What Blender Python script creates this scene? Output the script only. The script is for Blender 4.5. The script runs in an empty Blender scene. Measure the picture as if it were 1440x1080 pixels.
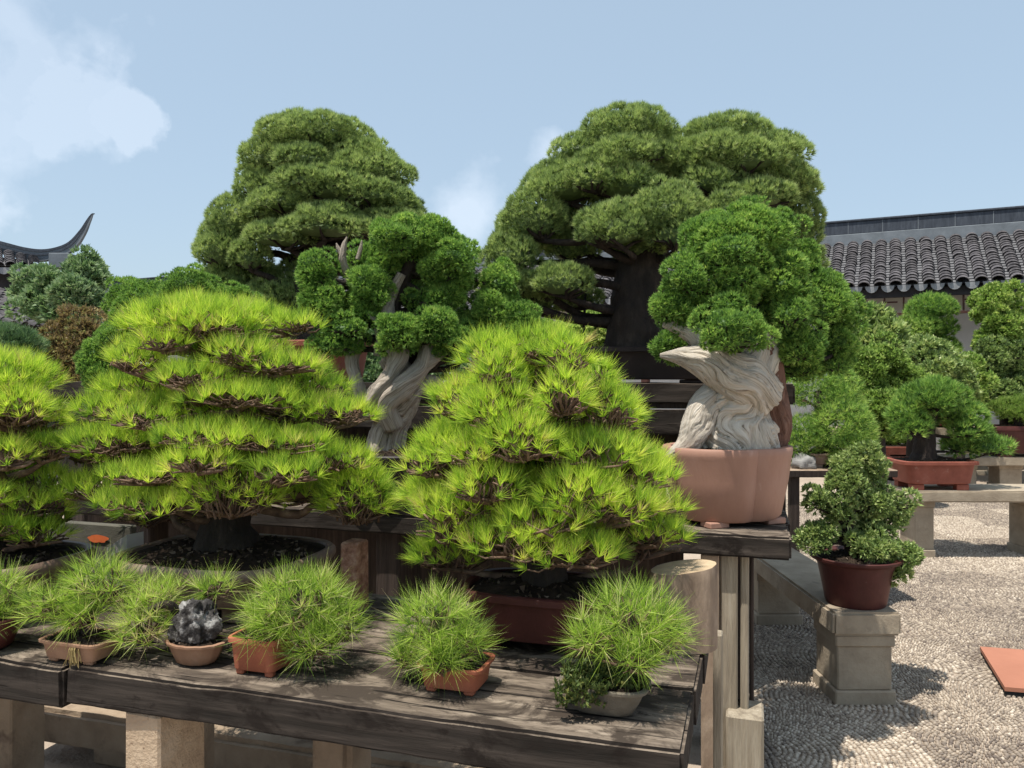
import bpy, math
import numpy as np
from mathutils import noise as mnoise, Vector
rad = math.radians
# ------------------------------------------------------------------ camera, sky, sun, exposure
scene = bpy.context.scene
F, CH, HY = 1088.0, 1.55, 530.0          # focal length in photo pixels, eye height, horizon row
cam_d = bpy.data.cameras.new('camera'); cam = bpy.data.objects.new('camera', cam_d)
scene.collection.objects.link(cam)
cam.location = (0, 0, CH); cam.rotation_euler = (rad(90), 0, 0)
cam_d.sensor_width = 36; cam_d.lens = F / 1440 * 36
cam_d.shift_y = -(540 - HY) / 1440
cam_d.clip_start = 0.05; cam_d.clip_end = 800
scene.camera = cam
SUN = Vector((-0.24, -0.20, 0.95)).normalized()
w = bpy.data.worlds.new('World'); scene.world = w; w.use_nodes = True
nt = w.node_tree; nt.nodes.clear()
sky = nt.nodes.new('ShaderNodeTexSky'); sky.sky_type = 'NISHITA'; sky.sun_disc = False
sky.sun_elevation = math.asin(SUN.z); sky.sun_rotation = math.atan2(SUN.x, SUN.y)
sky.dust_density = 2.0; sky.air_density = 1.0; sky.ozone_density = 1.2
bg = nt.nodes.new('ShaderNodeBackground'); bg.inputs['Strength'].default_value = 0.108
out = nt.nodes.new('ShaderNodeOutputWorld')
tc = nt.nodes.new('ShaderNodeTexCoord')
def wmath(op, a, b=None, c=None, clamp=False):
    n = nt.nodes.new('ShaderNodeMath'); n.operation = op; n.use_clamp = clamp
    for i, v in enumerate((a, b, c)):
        if v is None: continue
        if isinstance(v, (int, float)): n.inputs[i].default_value = v
        else: nt.links.new(v, n.inputs[i])
    return n.outputs[0]
cn = nt.nodes.new('ShaderNodeTexNoise'); cn.inputs['Scale'].default_value = 16; cn.inputs['Detail'].default_value = 9
cn.inputs['Roughness'].default_value = .55
nt.links.new(tc.outputs['Generated'], cn.inputs['Vector'])
def cdir(px, py): return Vector(((px-720), F, (HY-py))).normalized()
mask = None
# soft white clouds: bearing of the centre, angular size, sharpness
for (px, py, r, k, amt) in ((110, 160, .070, 2.6, .24), (182, 172, .040, 4.0, .26), (20, 120, .10, 1.8, .20), (-90, 90, .16, 1.4, .22), (768, 208, .032, 1.6, .24), (655, 300, .065, 1.1, .34),
                        (-600, 260, .30, 1.6, .4), (2900, 200, .30, 1.6, .4)):
    d = nt.nodes.new('ShaderNodeVectorMath'); d.operation = 'DISTANCE'
    nt.links.new(tc.outputs['Generated'], d.inputs[0]); d.inputs[1].default_value = cdir(px, py)
    e = wmath('DIVIDE', d.outputs['Value'], r)
    e = wmath('SUBTRACT', 1.0, e)
    e = wmath('ADD', e, wmath('MULTIPLY', wmath('SUBTRACT', cn.outputs['Fac'], .5), 2.6))
    e = wmath('MULTIPLY', wmath('MULTIPLY', e, k, clamp=True), amt)
    mask = e if mask is None else wmath('MAXIMUM', mask, e)
hz = nt.nodes.new('ShaderNodeMixRGB'); hz.inputs['Fac'].default_value = .55   # thin high overcast veil
nt.links.new(sky.outputs[0], hz.inputs[1]); hz.inputs[2].default_value = (4.0, 5.12, 6.05, 1)
cm = nt.nodes.new('ShaderNodeMixRGB'); cm.inputs[2].default_value = (7.4, 7.9, 8.7, 1)
nt.links.new(mask, cm.inputs['Fac']); nt.links.new(hz.outputs[0], cm.inputs[1])
nt.links.new(cm.outputs[0], bg.inputs['Color']); nt.links.new(bg.outputs[0], out.inputs['Surface'])
sl = bpy.data.lights.new('sun', 'SUN'); sl.energy = 4.5; sl.angle = rad(.53); sl.color = (1.0, .95, .86)
so = bpy.data.objects.new('sun', sl); scene.collection.objects.link(so)
so.rotation_euler = SUN.to_track_quat('Z', 'Y').to_euler(); so.location = (-6, -2, 9)
vs = scene.view_settings; vs.view_transform = 'Standard'; vs.look = 'None'; vs.gamma = 1; vs.exposure = 0.5
vs.use_curve_mapping = False

# ------------------------------------------------------------------ helpers
COL = scene.collection
def P(px, py, d): return np.array(((px-720)*d/F, d, CH-(py-HY)*d/F))
def thing(name, label, cat, loc=(0, 0, 0), rotz=0, group=None):
    o = bpy.data.objects.new(name, None); COL.objects.link(o); o.empty_display_size = .05
    o.location = loc; o.rotation_euler = (0, 0, rotz)
    o['label'] = label; o['category'] = cat
    if group: o['group'] = group
    return o
def raw(name, me, mat, parent=None, kind=None):
    o = bpy.data.objects.new(name, me); COL.objects.link(o)
    if mat is not None and len(me.materials) == 0:
        for m in (mat if isinstance(mat, (list, tuple)) else [mat]): me.materials.append(m)
    if parent is not None: o.parent = parent
    if kind: o['kind'] = kind
    return o
def tri_mesh(name, V, T, tint=None, smooth=False):
    V = np.ascontiguousarray(V, dtype=np.float32); T = np.ascontiguousarray(T, dtype=np.int32)
    me = bpy.data.meshes.new(name)
    me.vertices.add(len(V)); me.vertices.foreach_set('co', V.ravel())
    me.loops.add(T.size); me.loops.foreach_set('vertex_index', T.ravel())
    me.polygons.add(len(T)); me.polygons.foreach_set('loop_start', np.arange(0, T.size, 3, dtype=np.int32))
    me.polygons.foreach_set('use_smooth', np.full(len(T), smooth, dtype=bool))
    if tint is not None:
        a = me.attributes.new('tint', 'FLOAT', 'POINT'); a.data.foreach_set('value', np.ascontiguousarray(tint, dtype=np.float32))
    me.update(calc_edges=True); me.validate()
    return me
def poly_mesh(name, V, Fc, smooth=False):
    me = bpy.data.meshes.new(name); me.from_pydata([tuple(map(float, v)) for v in V], [], [tuple(f) for f in Fc])
    if smooth: me.polygons.foreach_set('use_smooth', [True]*len(me.polygons))
    me.update(); return me
def unit(v): return v / (np.linalg.norm(v, axis=-1, keepdims=True) + 1e-9)
class Acc:                                    # collects triangles
    def __init__(s): s.V = []; s.T = []; s.t = []; s.n = 0
    def add(s, V, T, tint=.5):
        V = np.asarray(V, float); s.V.append(V); s.T.append(np.asarray(T) + s.n); s.n += len(V)
        s.t.append(np.full(len(V), tint) if np.isscalar(tint) else np.asarray(tint))
    def mesh(s, name, off=(0, 0, 0), smooth=False):
        return tri_mesh(name, np.vstack(s.V) - np.asarray(off), np.vstack(s.T), np.concatenate(s.t), smooth)
def resample(pts, n):
    pts = np.asarray(pts, float)
    if len(pts) == 2: 
        t = np.linspace(0, 1, n)[:, None]; return pts[0]*(1-t) + pts[1]*t
    p = np.vstack([2*pts[0]-pts[1], pts, 2*pts[-1]-pts[-2]])
    out = []
    for u in np.linspace(0, len(pts)-1-1e-6, n):
        i = int(u); f = u - i; a, b, c, d = p[i], p[i+1], p[i+2], p[i+3]
        out.append(.5*((2*b) + (c-a)*f + (2*a-5*b+4*c-d)*f*f + (-a+3*b-3*c+d)*f**3))
    return np.array(out)
def tube(pts, radii, sides=6, n=None, cap=True):
    pts = np.asarray(pts, float); radii = np.asarray(radii, float)
    if n:
        radii = np.interp(np.linspace(0, 1, n), np.linspace(0, 1, len(radii)), radii); pts = resample(pts, n)
    k = len(pts); tan = unit(np.gradient(pts, axis=0))
    ref = np.array((0, 0, 1.)) if abs(tan[0][2]) < .8 else np.array((1., 0, 0))
    V = []
    for i in range(k):
        s = unit(np.cross(tan[i], ref)); ref = unit(np.cross(s, tan[i])); 
        a = np.linspace(0, 2*np.pi, sides, endpoint=False)
        V.append(pts[i] + radii[i]*(np.cos(a)[:, None]*s + np.sin(a)[:, None]*ref))
    V = np.vstack(V); T = []
    for i in range(k-1):
        for j in range(sides):
            a = i*sides+j; b = i*sides+(j+1) % sides; c = a+sides; d = b+sides
            T += [(a, c, b), (b, c, d)]
    if cap:
        for base, rev in ((0, 0), ((k-1)*sides, 1)):
            for j in range(1, sides-1): T.append((base, base+j+1, base+j) if rev else (base, base+j, base+j+1))
    return V, np.array(T)
def wav(p, seed, f):                           # cheap smooth noise, vectorised
    r = np.random.default_rng(seed); s = 0
    for i in range(5): s = s + np.sin(p @ (r.normal(size=3)*f) + r.uniform(0, 6.28))
    return s / 3.0

# ------------------------------------------------------------------ materials
def nodes_of(m):
    m.use_nodes = True; t = m.node_tree; t.nodes.clear(); return t
def ramp(t, fac, stops):
    r = t.nodes.new('ShaderNodeValToRGB'); e = r.color_ramp.elements
    while len(e) < len(stops): e.new(.5)
    for i, (p, c) in enumerate(stops): e[i].position = p; e[i].color = (*c, 1)
    t.links.new(fac, r.inputs['Fac']); return r.outputs['Color']
def tex(t, vec, scale, detail=5, rough=.55, kind='NOISE', dist=0):
    n = t.nodes.new('ShaderNodeTexNoise'); n.inputs['Scale'].default_value = scale
    n.inputs['Detail'].default_value = detail; n.inputs['Roughness'].default_value = rough
    n.inputs['Distortion'].default_value = dist
    t.links.new(vec, n.inputs['Vector']); return n.outputs['Fac']
def mat(name, stops, scale=8, stretch=(1, 1, 1), rough=.85, bump=.3, bscale=40, bdist=.01, spec=.25, coord='Object', dist=0, fine=None, detail=6):
    m = bpy.data.materials.new(name); t = nodes_of(m)
    tcn = t.nodes.new('ShaderNodeTexCoord'); mp = t.nodes.new('ShaderNodeMapping'); mp.inputs['Scale'].default_value = stretch
    t.links.new(tcn.outputs[coord], mp.inputs['Vector'])
    n1 = tex(t, mp.outputs[0], scale, detail, .62, dist=dist)
    col = ramp(t, n1, stops)
    if fine:
        mx = t.nodes.new('ShaderNodeMixRGB'); mx.blend_type = 'MIX'
        n3 = tex(t, mp.outputs[0], fine[0], 4, .6)
        f = ramp(t, n3, [(fine[2], (0, 0, 0)), (min(.99, fine[2]+.12), (1, 1, 1))])
        t.links.new(f, mx.inputs['Fac']); t.links.new(col, mx.inputs[1]); mx.inputs[2].default_value = (*fine[1], 1); col = mx.outputs[0]
    b = t.nodes.new('ShaderNodeBsdfPrincipled'); b.inputs['Roughness'].default_value = rough
    b.inputs['Specular IOR Level'].default_value = spec
    t.links.new(col, b.inputs['Base Color'])
    n2 = tex(t, mp.outputs[0], bscale, 6, .6)
    bp = t.nodes.new('ShaderNodeBump'); bp.inputs['Strength'].default_value = bump; bp.inputs['Distance'].default_value = bdist
    t.links.new(n2, bp.inputs['Height']); t.links.new(bp.outputs[0], b.inputs['Normal'])
    o = t.nodes.new('ShaderNodeOutputMaterial'); t.links.new(b.outputs[0], o.inputs['Surface']); return m
def leafmat(name, stops, transl=.35, tcol=1.25, rough=.5, spec=.25):
    m = bpy.data.materials.new(name); t = nodes_of(m)
    a = t.nodes.new('ShaderNodeAttribute'); a.attribute_name = 'tint'
    col = ramp(t, a.outputs['Fac'], stops)
    b = t.nodes.new('ShaderNodeBsdfPrincipled'); b.inputs['Roughness'].default_value = rough; b.inputs['Specular IOR Level'].default_value = spec
    t.links.new(col, b.inputs['Base Color'])
    tr = t.nodes.new('ShaderNodeBsdfTranslucent')
    mu = t.nodes.new('ShaderNodeMixRGB'); mu.blend_type = 'MULTIPLY'; mu.inputs['Fac'].default_value = 1
    t.links.new(col, mu.inputs[1]); mu.inputs[2].default_value = (tcol, tcol*1.02, tcol*.8, 1)
    t.links.new(mu.outputs[0], tr.inputs['Color'])
    mx = t.nodes.new('ShaderNodeMixShader'); mx.inputs['Fac'].default_value = transl
    t.links.new(b.outputs[0], mx.inputs[1]); t.links.new(tr.outputs[0], mx.inputs[2])
    o = t.nodes.new('ShaderNodeOutputMaterial'); t.links.new(mx.outputs[0], o.inputs['Surface']); return m
def tintmat(name, stops, rough=.8, spec=.3, bump=.2, bscale=80):
    m = bpy.data.materials.new(name); t = nodes_of(m)
    a = t.nodes.new('ShaderNodeAttribute'); a.attribute_name = 'tint'
    col = ramp(t, a.outputs['Fac'], stops)
    b = t.nodes.new('ShaderNodeBsdfPrincipled'); b.inputs['Roughness'].default_value = rough; b.inputs['Specular IOR Level'].default_value = spec
    t.links.new(col, b.inputs['Base Color'])
    tcn = t.nodes.new('ShaderNodeTexCoord'); n2 = tex(t, tcn.outputs['Object'], bscale, 4)
    bp = t.nodes.new('ShaderNodeBump'); bp.inputs['Strength'].default_value = bump; bp.inputs['Distance'].default_value = .004
    t.links.new(n2, bp.inputs['Height']); t.links.new(bp.outputs[0], b.inputs['Normal'])
    o = t.nodes.new('ShaderNodeOutputMaterial'); t.links.new(b.outputs[0], o.inputs['Surface']); return m
M = {}
M['lime'] = leafmat('lime_needles', [(0, (.12, .21, .035)), (.3, (.30, .47, .06)), (.62, (.52, .66, .075)), (.93, (.74, .80, .16)), (1, (.55, .45, .20))], .46)
M['small'] = leafmat('grass_green_needles', [(0, (.09, .15, .04)), (.35, (.24, .38, .05)), (.68, (.44, .60, .09)), (.9, (.64, .72, .24)), (1, (.62, .54, .30))], .44)
M['five'] = leafmat('blue_green_needles', [(0, (.075, .115, .05)), (.35, (.22, .31, .11)), (.7, (.41, .51, .18)), (1, (.60, .66, .31))], .36, rough=.55)
M['juni'] = leafmat('juniper_scales', [(0, (.045, .10, .03)), (.35, (.14, .27, .06)), (.7, (.30, .47, .10)), (1, (.50, .62, .17))], .36)
M['azal'] = leafmat('azalea_leaves', [(0, (.06, .09, .035)), (.35, (.16, .24, .08)), (.7, (.30, .40, .13)), (1, (.46, .52, .22))], .30, rough=.42, spec=.4)
M['yell'] = leafmat('yellow_green_leaves', [(0, (.09, .14, .03)), (.35, (.20, .32, .065)), (.7, (.34, .46, .12)), (1, (.50, .57, .20))], .38)
M['dark'] = leafmat('dark_leaves', [(0, (.04, .08, .04)), (.35, (.09, .17, .07)), (.7, (.18, .28, .12)), (1, (.32, .42, .24))], .28)
M['red_leaf'] = leafmat('russet_leaves', [(0, (.09, .07, .045)), (.4, (.20, .14, .075)), (.75, (.30, .22, .10)), (1, (.30, .31, .12))], .3)
M['twig'] = mat('twig_bark', [(.3, (.06, .037, .027)), (.55, (.16, .10, .07)), (.8, (.30, .21, .15))], 25, bump=.4, bscale=120)
M['bark'] = mat('dark_fissured_bark', [(.3, (.018, .014, .012)), (.55, (.036, .027, .022)), (.75, (.075, .057, .045))], 18, (1, 1, .35), bump=.9, bscale=45, bdist=.02)
M['soil'] = tintmat('dark_soil', [(0, (.012, .009, .007)), (.6, (.04, .028, .02)), (.85, (.10, .07, .05)), (1, (.22, .17, .13))], .95, .1)
M['terra'] = mat('orange_terracotta', [(.3, (.26, .08, .045)), (.6, (.35, .115, .062)), (.8, (.40, .16, .10))], 14, rough=.75, bump=.12, bscale=90, fine=(30, (.50, .30, .2), .72))
M['redpot'] = mat('dull_red_clay', [(.3, (.20, .060, .040)), (.6, (.27, .085, .058)), (.85, (.33, .13, .095))], 10, rough=.6, bump=.12, bscale=80, fine=(18, (.36, .2, .16), .63))
M['maroon'] = mat('dark_maroon_clay', [(.3, (.055, .017, .014)), (.6, (.085, .026, .022)), (.85, (.12, .045, .04))], 9, rough=.5, bump=.08, bscale=80, fine=(26, (.2, .13, .11), .7))
M['pink'] = mat('pink_brown_clay', [(.25, (.28, .15, .108)), (.55, (.35, .195, .142)), (.85, (.41, .25, .195))], 7, (1, 1, .45), rough=.55, bump=.1, bscale=60, fine=(11, (.46, .30, .25), .64))
M['brownpot'] = mat('brown_glazed_clay', [(.3, (.13, .085, .065)), (.55, (.21, .145, .11)), (.8, (.34, .26, .22))], 9, rough=.45, bump=.1, bscale=60, fine=(24, (.32, .25, .2), .66))
M['tanpot'] = mat('tan_clay', [(.3, (.22, .12, .075)), (.6, (.30, .175, .11)), (.85, (.38, .25, .18))], 12, rough=.7, bump=.15, bscale=90)
M['greypot'] = mat('grey_stone_clay', [(.3, (.10, .085, .065)), (.6, (.17, .145, .11)), (.85, (.26, .23, .17))], 14, rough=.9, bump=.4, bscale=60)
M['blackpot'] = mat('black_clay', [(.3, (.018, .014, .014)), (.6, (.03, .022, .022)), (.85, (.05, .038, .036))], 9, rough=.55, bump=.1, bscale=60)
def woodmat(name, grain, stain, stain_at, crack=.30, gs=(1.1, 30, 30), bump=.7):
    """grain along local X, stains of their own shape, thin dark cracks"""
    m = bpy.data.materials.new(name); t = nodes_of(m); tcn = t.nodes.new('ShaderNodeTexCoord')
    def mp(sc):
        q = t.nodes.new('ShaderNodeMapping'); q.inputs['Scale'].default_value = sc; t.links.new(tcn.outputs['Object'], q.inputs['Vector']); return q.outputs[0]
    g = tex(t, mp(gs), 2.2, 7, .65, dist=.25); col = ramp(t, g, grain)
    s = tex(t, mp((5, 9, 9)), 1.4, 9, .68, dist=.6); sf = ramp(t, s, [(stain_at, (0, 0, 0)), (stain_at+.10, (1, 1, 1))])
    mx = t.nodes.new('ShaderNodeMixRGB'); t.links.new(sf, mx.inputs['Fac']); t.links.new(col, mx.inputs[1]); mx.inputs[2].default_value = (*stain, 1)
    c = tex(t, mp((1.6, 55, 55)), 1.6, 3, .5); cf = ramp(t, c, [(crack, (1, 1, 1)), (crack+.035, (0, 0, 0))])
    mc = t.nodes.new('ShaderNodeMixRGB'); t.links.new(cf, mc.inputs['Fac']); t.links.new(mx.outputs[0], mc.inputs[1]); mc.inputs[2].default_value = (.012, .009, .007, 1)
    b = t.nodes.new('ShaderNodeBsdfPrincipled'); b.inputs['Roughness'].default_value = .88; b.inputs['Specular IOR Level'].default_value = .2
    t.links.new(mc.outputs[0], b.inputs['Base Color'])
    ad = t.nodes.new('ShaderNodeMath'); ad.operation = 'SUBTRACT'; t.links.new(g, ad.inputs[0]); t.links.new(cf, ad.inputs[1])
    bp = t.nodes.new('ShaderNodeBump'); bp.inputs['Strength'].default_value = bump; bp.inputs['Distance'].default_value = .004
    t.links.new(ad.outputs[0], bp.inputs['Height']); t.links.new(bp.outputs[0], b.inputs['Normal'])
    o = t.nodes.new('ShaderNodeOutputMaterial'); t.links.new(b.outputs[0], o.inputs['Surface']); return m
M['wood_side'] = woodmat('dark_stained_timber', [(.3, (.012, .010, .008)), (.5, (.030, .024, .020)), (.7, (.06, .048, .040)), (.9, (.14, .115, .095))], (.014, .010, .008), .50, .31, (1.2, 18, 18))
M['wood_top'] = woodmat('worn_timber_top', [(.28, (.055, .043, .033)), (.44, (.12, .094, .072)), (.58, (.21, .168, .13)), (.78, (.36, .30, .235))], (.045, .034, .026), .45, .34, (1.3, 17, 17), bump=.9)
M['red_pebble'] = mat('rough_red_brown_pier', [(.3, (.14, .06, .04)), (.5, (.30, .15, .10)), (.7, (.45, .28, .2))], 45, bump=.8, bscale=60)
M['wood_grey'] = mat('grey_weathered_post', [(.3, (.19, .155, .115)), (.55, (.33, .28, .21)), (.8, (.45, .40, .32))], 2.5, (14, 14, 1.0), rough=.85, bump=.7, bscale=8, bdist=.012)
M['wood_dark_post'] = mat('dark_post_wood', [(.3, (.02, .015, .013)), (.6, (.055, .04, .033)), (.85, (.11, .085, .07))], 3, (14, 14, 1.0), rough=.8, bump=.7, bscale=8)
M['log_cut'] = mat('sawn_log_face', [(.3, (.34, .24, .15)), (.6, (.46, .35, .23)), (.85, (.54, .44, .32))], 12, bump=.3, bscale=60)
M['log_bark'] = mat('stripped_log', [(.3, (.17, .12, .085)), (.55, (.29, .215, .155)), (.8, (.44, .34, .26))], 7, (1, 1, .3), bump=.6, bscale=30, dist=1.5)
M['stone'] = mat('beige_dressed_stone', [(.3, (.25, .20, .145)), (.55, (.35, .29, .215)), (.8, (.44, .37, .28))], 6, bump=.35, bscale=70, fine=(9, (.2, .165, .125), .63))
M['stone_warm'] = mat('warm_granite', [(.3, (.33, .235, .16)), (.55, (.45, .34, .235)), (.8, (.53, .42, .31))], 10, bump=.6, bscale=80, fine=(60, (.22, .15, .10), .62))
M['stone_low'] = mat('brown_stone_slab', [(.3, (.20, .145, .10)), (.55, (.31, .235, .165)), (.8, (.40, .32, .24))], 5, bump=.4, bscale=60, fine=(6, (.13, .09, .065), .6))
M['rock'] = mat('dark_pitted_rock', [(.35, (.015, .013, .013)), (.5, (.06, .055, .052)), (.58, (.24, .23, .22)), (.75, (.5, .49, .46))], 30, bump=1.0, bscale=70, bdist=.01)
M['rock_pale'] = mat('pale_grey_rock', [(.3, (.16, .155, .15)), (.6, (.30, .29, .28)), (.85, (.42, .41, .39))], 8, bump=.6, bscale=40)
M['white'] = mat('white_block', [(.3, (.62, .58, .55)), (.8, (.74, .70, .67))], 10, bump=.05)
M['plaster'] = mat('grey_white_plaster', [(.3, (.42, .42, .42)), (.6, (.52, .52, .52)), (.8, (.58, .58, .57))], 2.0, bump=.1)
M['tile'] = mat('grey_roof_tile', [(.3, (.035, .032, .036)), (.5, (.075, .07, .075)), (.65, (.12, .11, .11)), (.8, (.24, .225, .22))], 9, rough=.9, bump=.6, bscale=40, fine=(22, (.28, .27, .27), .68))
M['tile_pale'] = mat('pale_tile_edge', [(.3, (.09, .09, .095)), (.6, (.16, .16, .168)), (.85, (.24, .24, .25))], 12, bump=.3)
M['drip'] = mat('pale_drip_tile', [(.3, (.16, .165, .175)), (.6, (.26, .265, .28)), (.85, (.36, .365, .38))], 14, bump=.3)
for _i, _k in enumerate((.75, 1.35)):
    M['tile%d' % _i] = mat('grey_roof_tile_%s' % ('dark', 'worn')[_i], [(p_, tuple(c_*_k for c_ in col_)) for p_, col_ in ((.3, (.035, .032, .036)), (.5, (.075, .07, .075)), (.65, (.12, .11, .11)), (.8, (.24, .225, .22)))], 9, rough=.9, bump=.6, bscale=40, fine=(20, (.3, .29, .29), .62))
M['ridge_dark'] = mat('slate_ridge', [(.3, (.035, .042, .055)), (.6, (.06, .07, .088)), (.85, (.10, .115, .135))], 4, (6, 6, 1), bump=.3)
M['ridge_pale'] = mat('pale_ridge_mortar', [(.3, (.12, .135, .15)), (.6, (.17, .19, .21)), (.85, (.22, .24, .26))], 5, bump=.2)
M['fret'] = mat('brown_fretwork', [(.3, (.05, .022, .018)), (.8, (.09, .042, .034))], 10, bump=.1)
M['dark_wall'] = mat('dark_timber_wall', [(.3, (.02, .018, .02)), (.8, (.05, .045, .048))], 4, bump=.2)
M['orange_board'] = mat('orange_brown_board', [(.3, (.32, .135, .085)), (.7, (.38, .165, .105)), (.9, (.42, .20, .14))], 5, rough=.7, bump=.08)
M['black'] = mat('black_edge', [(.3, (.012, .012, .012)), (.8, (.03, .03, .03))], 8, bump=.1)
M['grey_board'] = mat('weathered_grey_board', [(.3, (.075, .07, .055)), (.7, (.13, .122, .10))], 5, (2, 12, 12), bump=.3)
M['orange_paint'] = mat('orange_red_paint', [(.35, (.55, .10, .03)), (.7, (.66, .16, .05))], 20, bump=.1)
M['moss'] = leafmat('ground_cover_leaves', [(0, (.04, .06, .02)), (.5, (.09, .13, .035)), (1, (.22, .22, .06))], .2)
M['pebble'] = tintmat('mixed_pebbles', [(0, (.13, .103, .086)), (.4, (.26, .213, .168)), (.7, (.385, .32, .25)), (1, (.56, .485, .395))], .7, .35, .15, 60)
M['straw'] = mat('straw_tie', [(.3, (.25, .18, .07)), (.8, (.4, .31, .14))], 30, bump=.3)
def deadwood_mat(name, stops):
    m = bpy.data.materials.new(name); t = nodes_of(m)
    a = t.nodes.new('ShaderNodeAttribute'); a.attribute_name = 'grain'
    mp = t.nodes.new('ShaderNodeMapping'); mp.inputs['Scale'].default_value = (1, 1, .16)
    t.links.new(a.outputs['Vector'], mp.inputs['Vector'])
    n1 = tex(t, mp.outputs[0], 9, 8, .68, dist=.4); col = ramp(t, n1, stops)
    b = t.nodes.new('ShaderNodeBsdfPrincipled'); b.inputs['Roughness'].default_value = .8; b.inputs['Specular IOR Level'].default_value = .2
    t.links.new(col, b.inputs['Base Color'])
    n2 = tex(t, mp.outputs[0], 16, 5, .6)
    bp = t.nodes.new('ShaderNodeBump'); bp.inputs['Strength'].default_value = .8; bp.inputs['Distance'].default_value = .012
    t.links.new(n2, bp.inputs['Height']); t.links.new(bp.outputs[0], b.inputs['Normal'])
    o = t.nodes.new('ShaderNodeOutputMaterial'); t.links.new(b.outputs[0], o.inputs['Surface']); return m
M['dead'] = deadwood_mat('bleached_deadwood', [(.29, (.035, .027, .021)), (.37, (.24, .195, .15)), (.44, (.50, .435, .355)), (.7, (.68, .625, .545))])
M['dead_red'] = deadwood_mat('red_brown_live_bark', [(.3, (.07, .035, .025)), (.5, (.20, .105, .075)), (.75, (.32, .2, .15))])
M['dead_grey'] = deadwood_mat('grey_brown_deadwood', [(.30, (.07, .052, .04)), (.40, (.25, .205, .16)), (.5, (.42, .355, .29)), (.75, (.56, .50, .43))])

# ------------------------------------------------------------------ geometry builders
def box_mesh(name, sx, sy, sz, org=(0, 0, 0), bev=.006, seg=1, rough=0, seed=0, nx=1, topmat=False):
    """box from (0,0,0) to (sx,sy,sz) + org, with bevelled, slightly uneven edges; faces looking up take slot 1"""
    import bmesh
    bm = bmesh.new(); bmesh.ops.create_cube(bm, size=1)
    bmesh.ops.scale(bm, vec=(sx, sy, sz), verts=bm.verts)
    bmesh.ops.translate(bm, vec=(sx/2, sy/2, sz/2), verts=bm.verts)
    if nx > 1:
        ed = [e for e in bm.edges if abs((e.verts[0].co-e.verts[1].co).x) > sx*.9]
        bmesh.ops.subdivide_edges(bm, edges=ed, cuts=nx-1, use_grid_fill=True)
    if bev: 
        ed = [e for e in bm.edges if len(e.link_faces) == 2 and e.calc_face_angle(0) > .5]
        bmesh.ops.bevel(bm, geom=ed, offset=bev, segments=seg, affect='EDGES')
    if rough:
        for v in bm.verts:
            n = mnoise.noise_vector(Vector((v.co.x*3+seed*7, v.co.y*9, v.co.z*9))) + .6*mnoise.noise_vector(Vector((v.co.x*17+seed*3, v.co.y*30, v.co.z*30)))
            v.co += Vector((n.x, n.y, n.z)) * rough
    bmesh.ops.translate(bm, vec=org, verts=bm.verts)
    bm.normal_update()
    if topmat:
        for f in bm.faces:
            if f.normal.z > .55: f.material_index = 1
    me = bpy.data.meshes.new(name); bm.to_mesh(me); bm.free(); return me
def outline(shape, n):
    a = np.linspace(0, 2*np.pi, n, endpoint=False); c, s = np.cos(a), np.sin(a)
    if shape == 'rect': e = 2/7.
    elif shape == 'soft': e = 2/3.6
    else: e = 1.
    x = np.sign(c)*np.abs(c)**e; y = np.sign(s)*np.abs(s)**e
    if shape == 'lobed':
        k = 1 - .10*np.abs(np.cos(2*a))**6 ; x = c*k; y = s*k
        k = np.abs(np.sin(2*a)); rr = .90+.10*np.minimum(1, 2.4*k)**.7; x = c*rr; y = s*rr
    if shape == 'fluted': rr = 1 + .025*np.cos(14*a); x = c*rr; y = s*rr
    return np.stack([x, y], 1)
PROF = {
 'rect': [(.78, .07), (.82, .10), (.90, .80), (.91, .84), (1, .86), (1.005, .98), (.985, 1.0), (.90, 1.0), (.885, .97), (.86, .75)],
 'bowl': [(.55, .02), (.66, .10), (.80, .45), (.90, .80), (.92, .85), (1, .88), (1.01, .97), (.98, 1.0), (.90, 1.0), (.88, .97), (.86, .78)],
 'lobed': [(.78, .03), (.83, .07), (.94, .55), (.985, .86), (1.0, .9), (1.005, .975), (.985, 1.0), (.86, 1.0), (.84, .975), (.83, .8)],
 'flare': [(.64, 0), (.67, .06), (.72, .3), (.82, .75), (.86, .86), (1, .93), (1.01, .98), (.985, 1.0), (.83, .95), (.80, .88), (.78, .7)],
 'tray': [(.70, .04), (.80, .12), (.88, .55), (.90, .66), (.975, .72), (1.0, .82), (.995, .93), (.965, 1.0), (.92, .985), (.90, .92), (.88, .7)],
}
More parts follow.
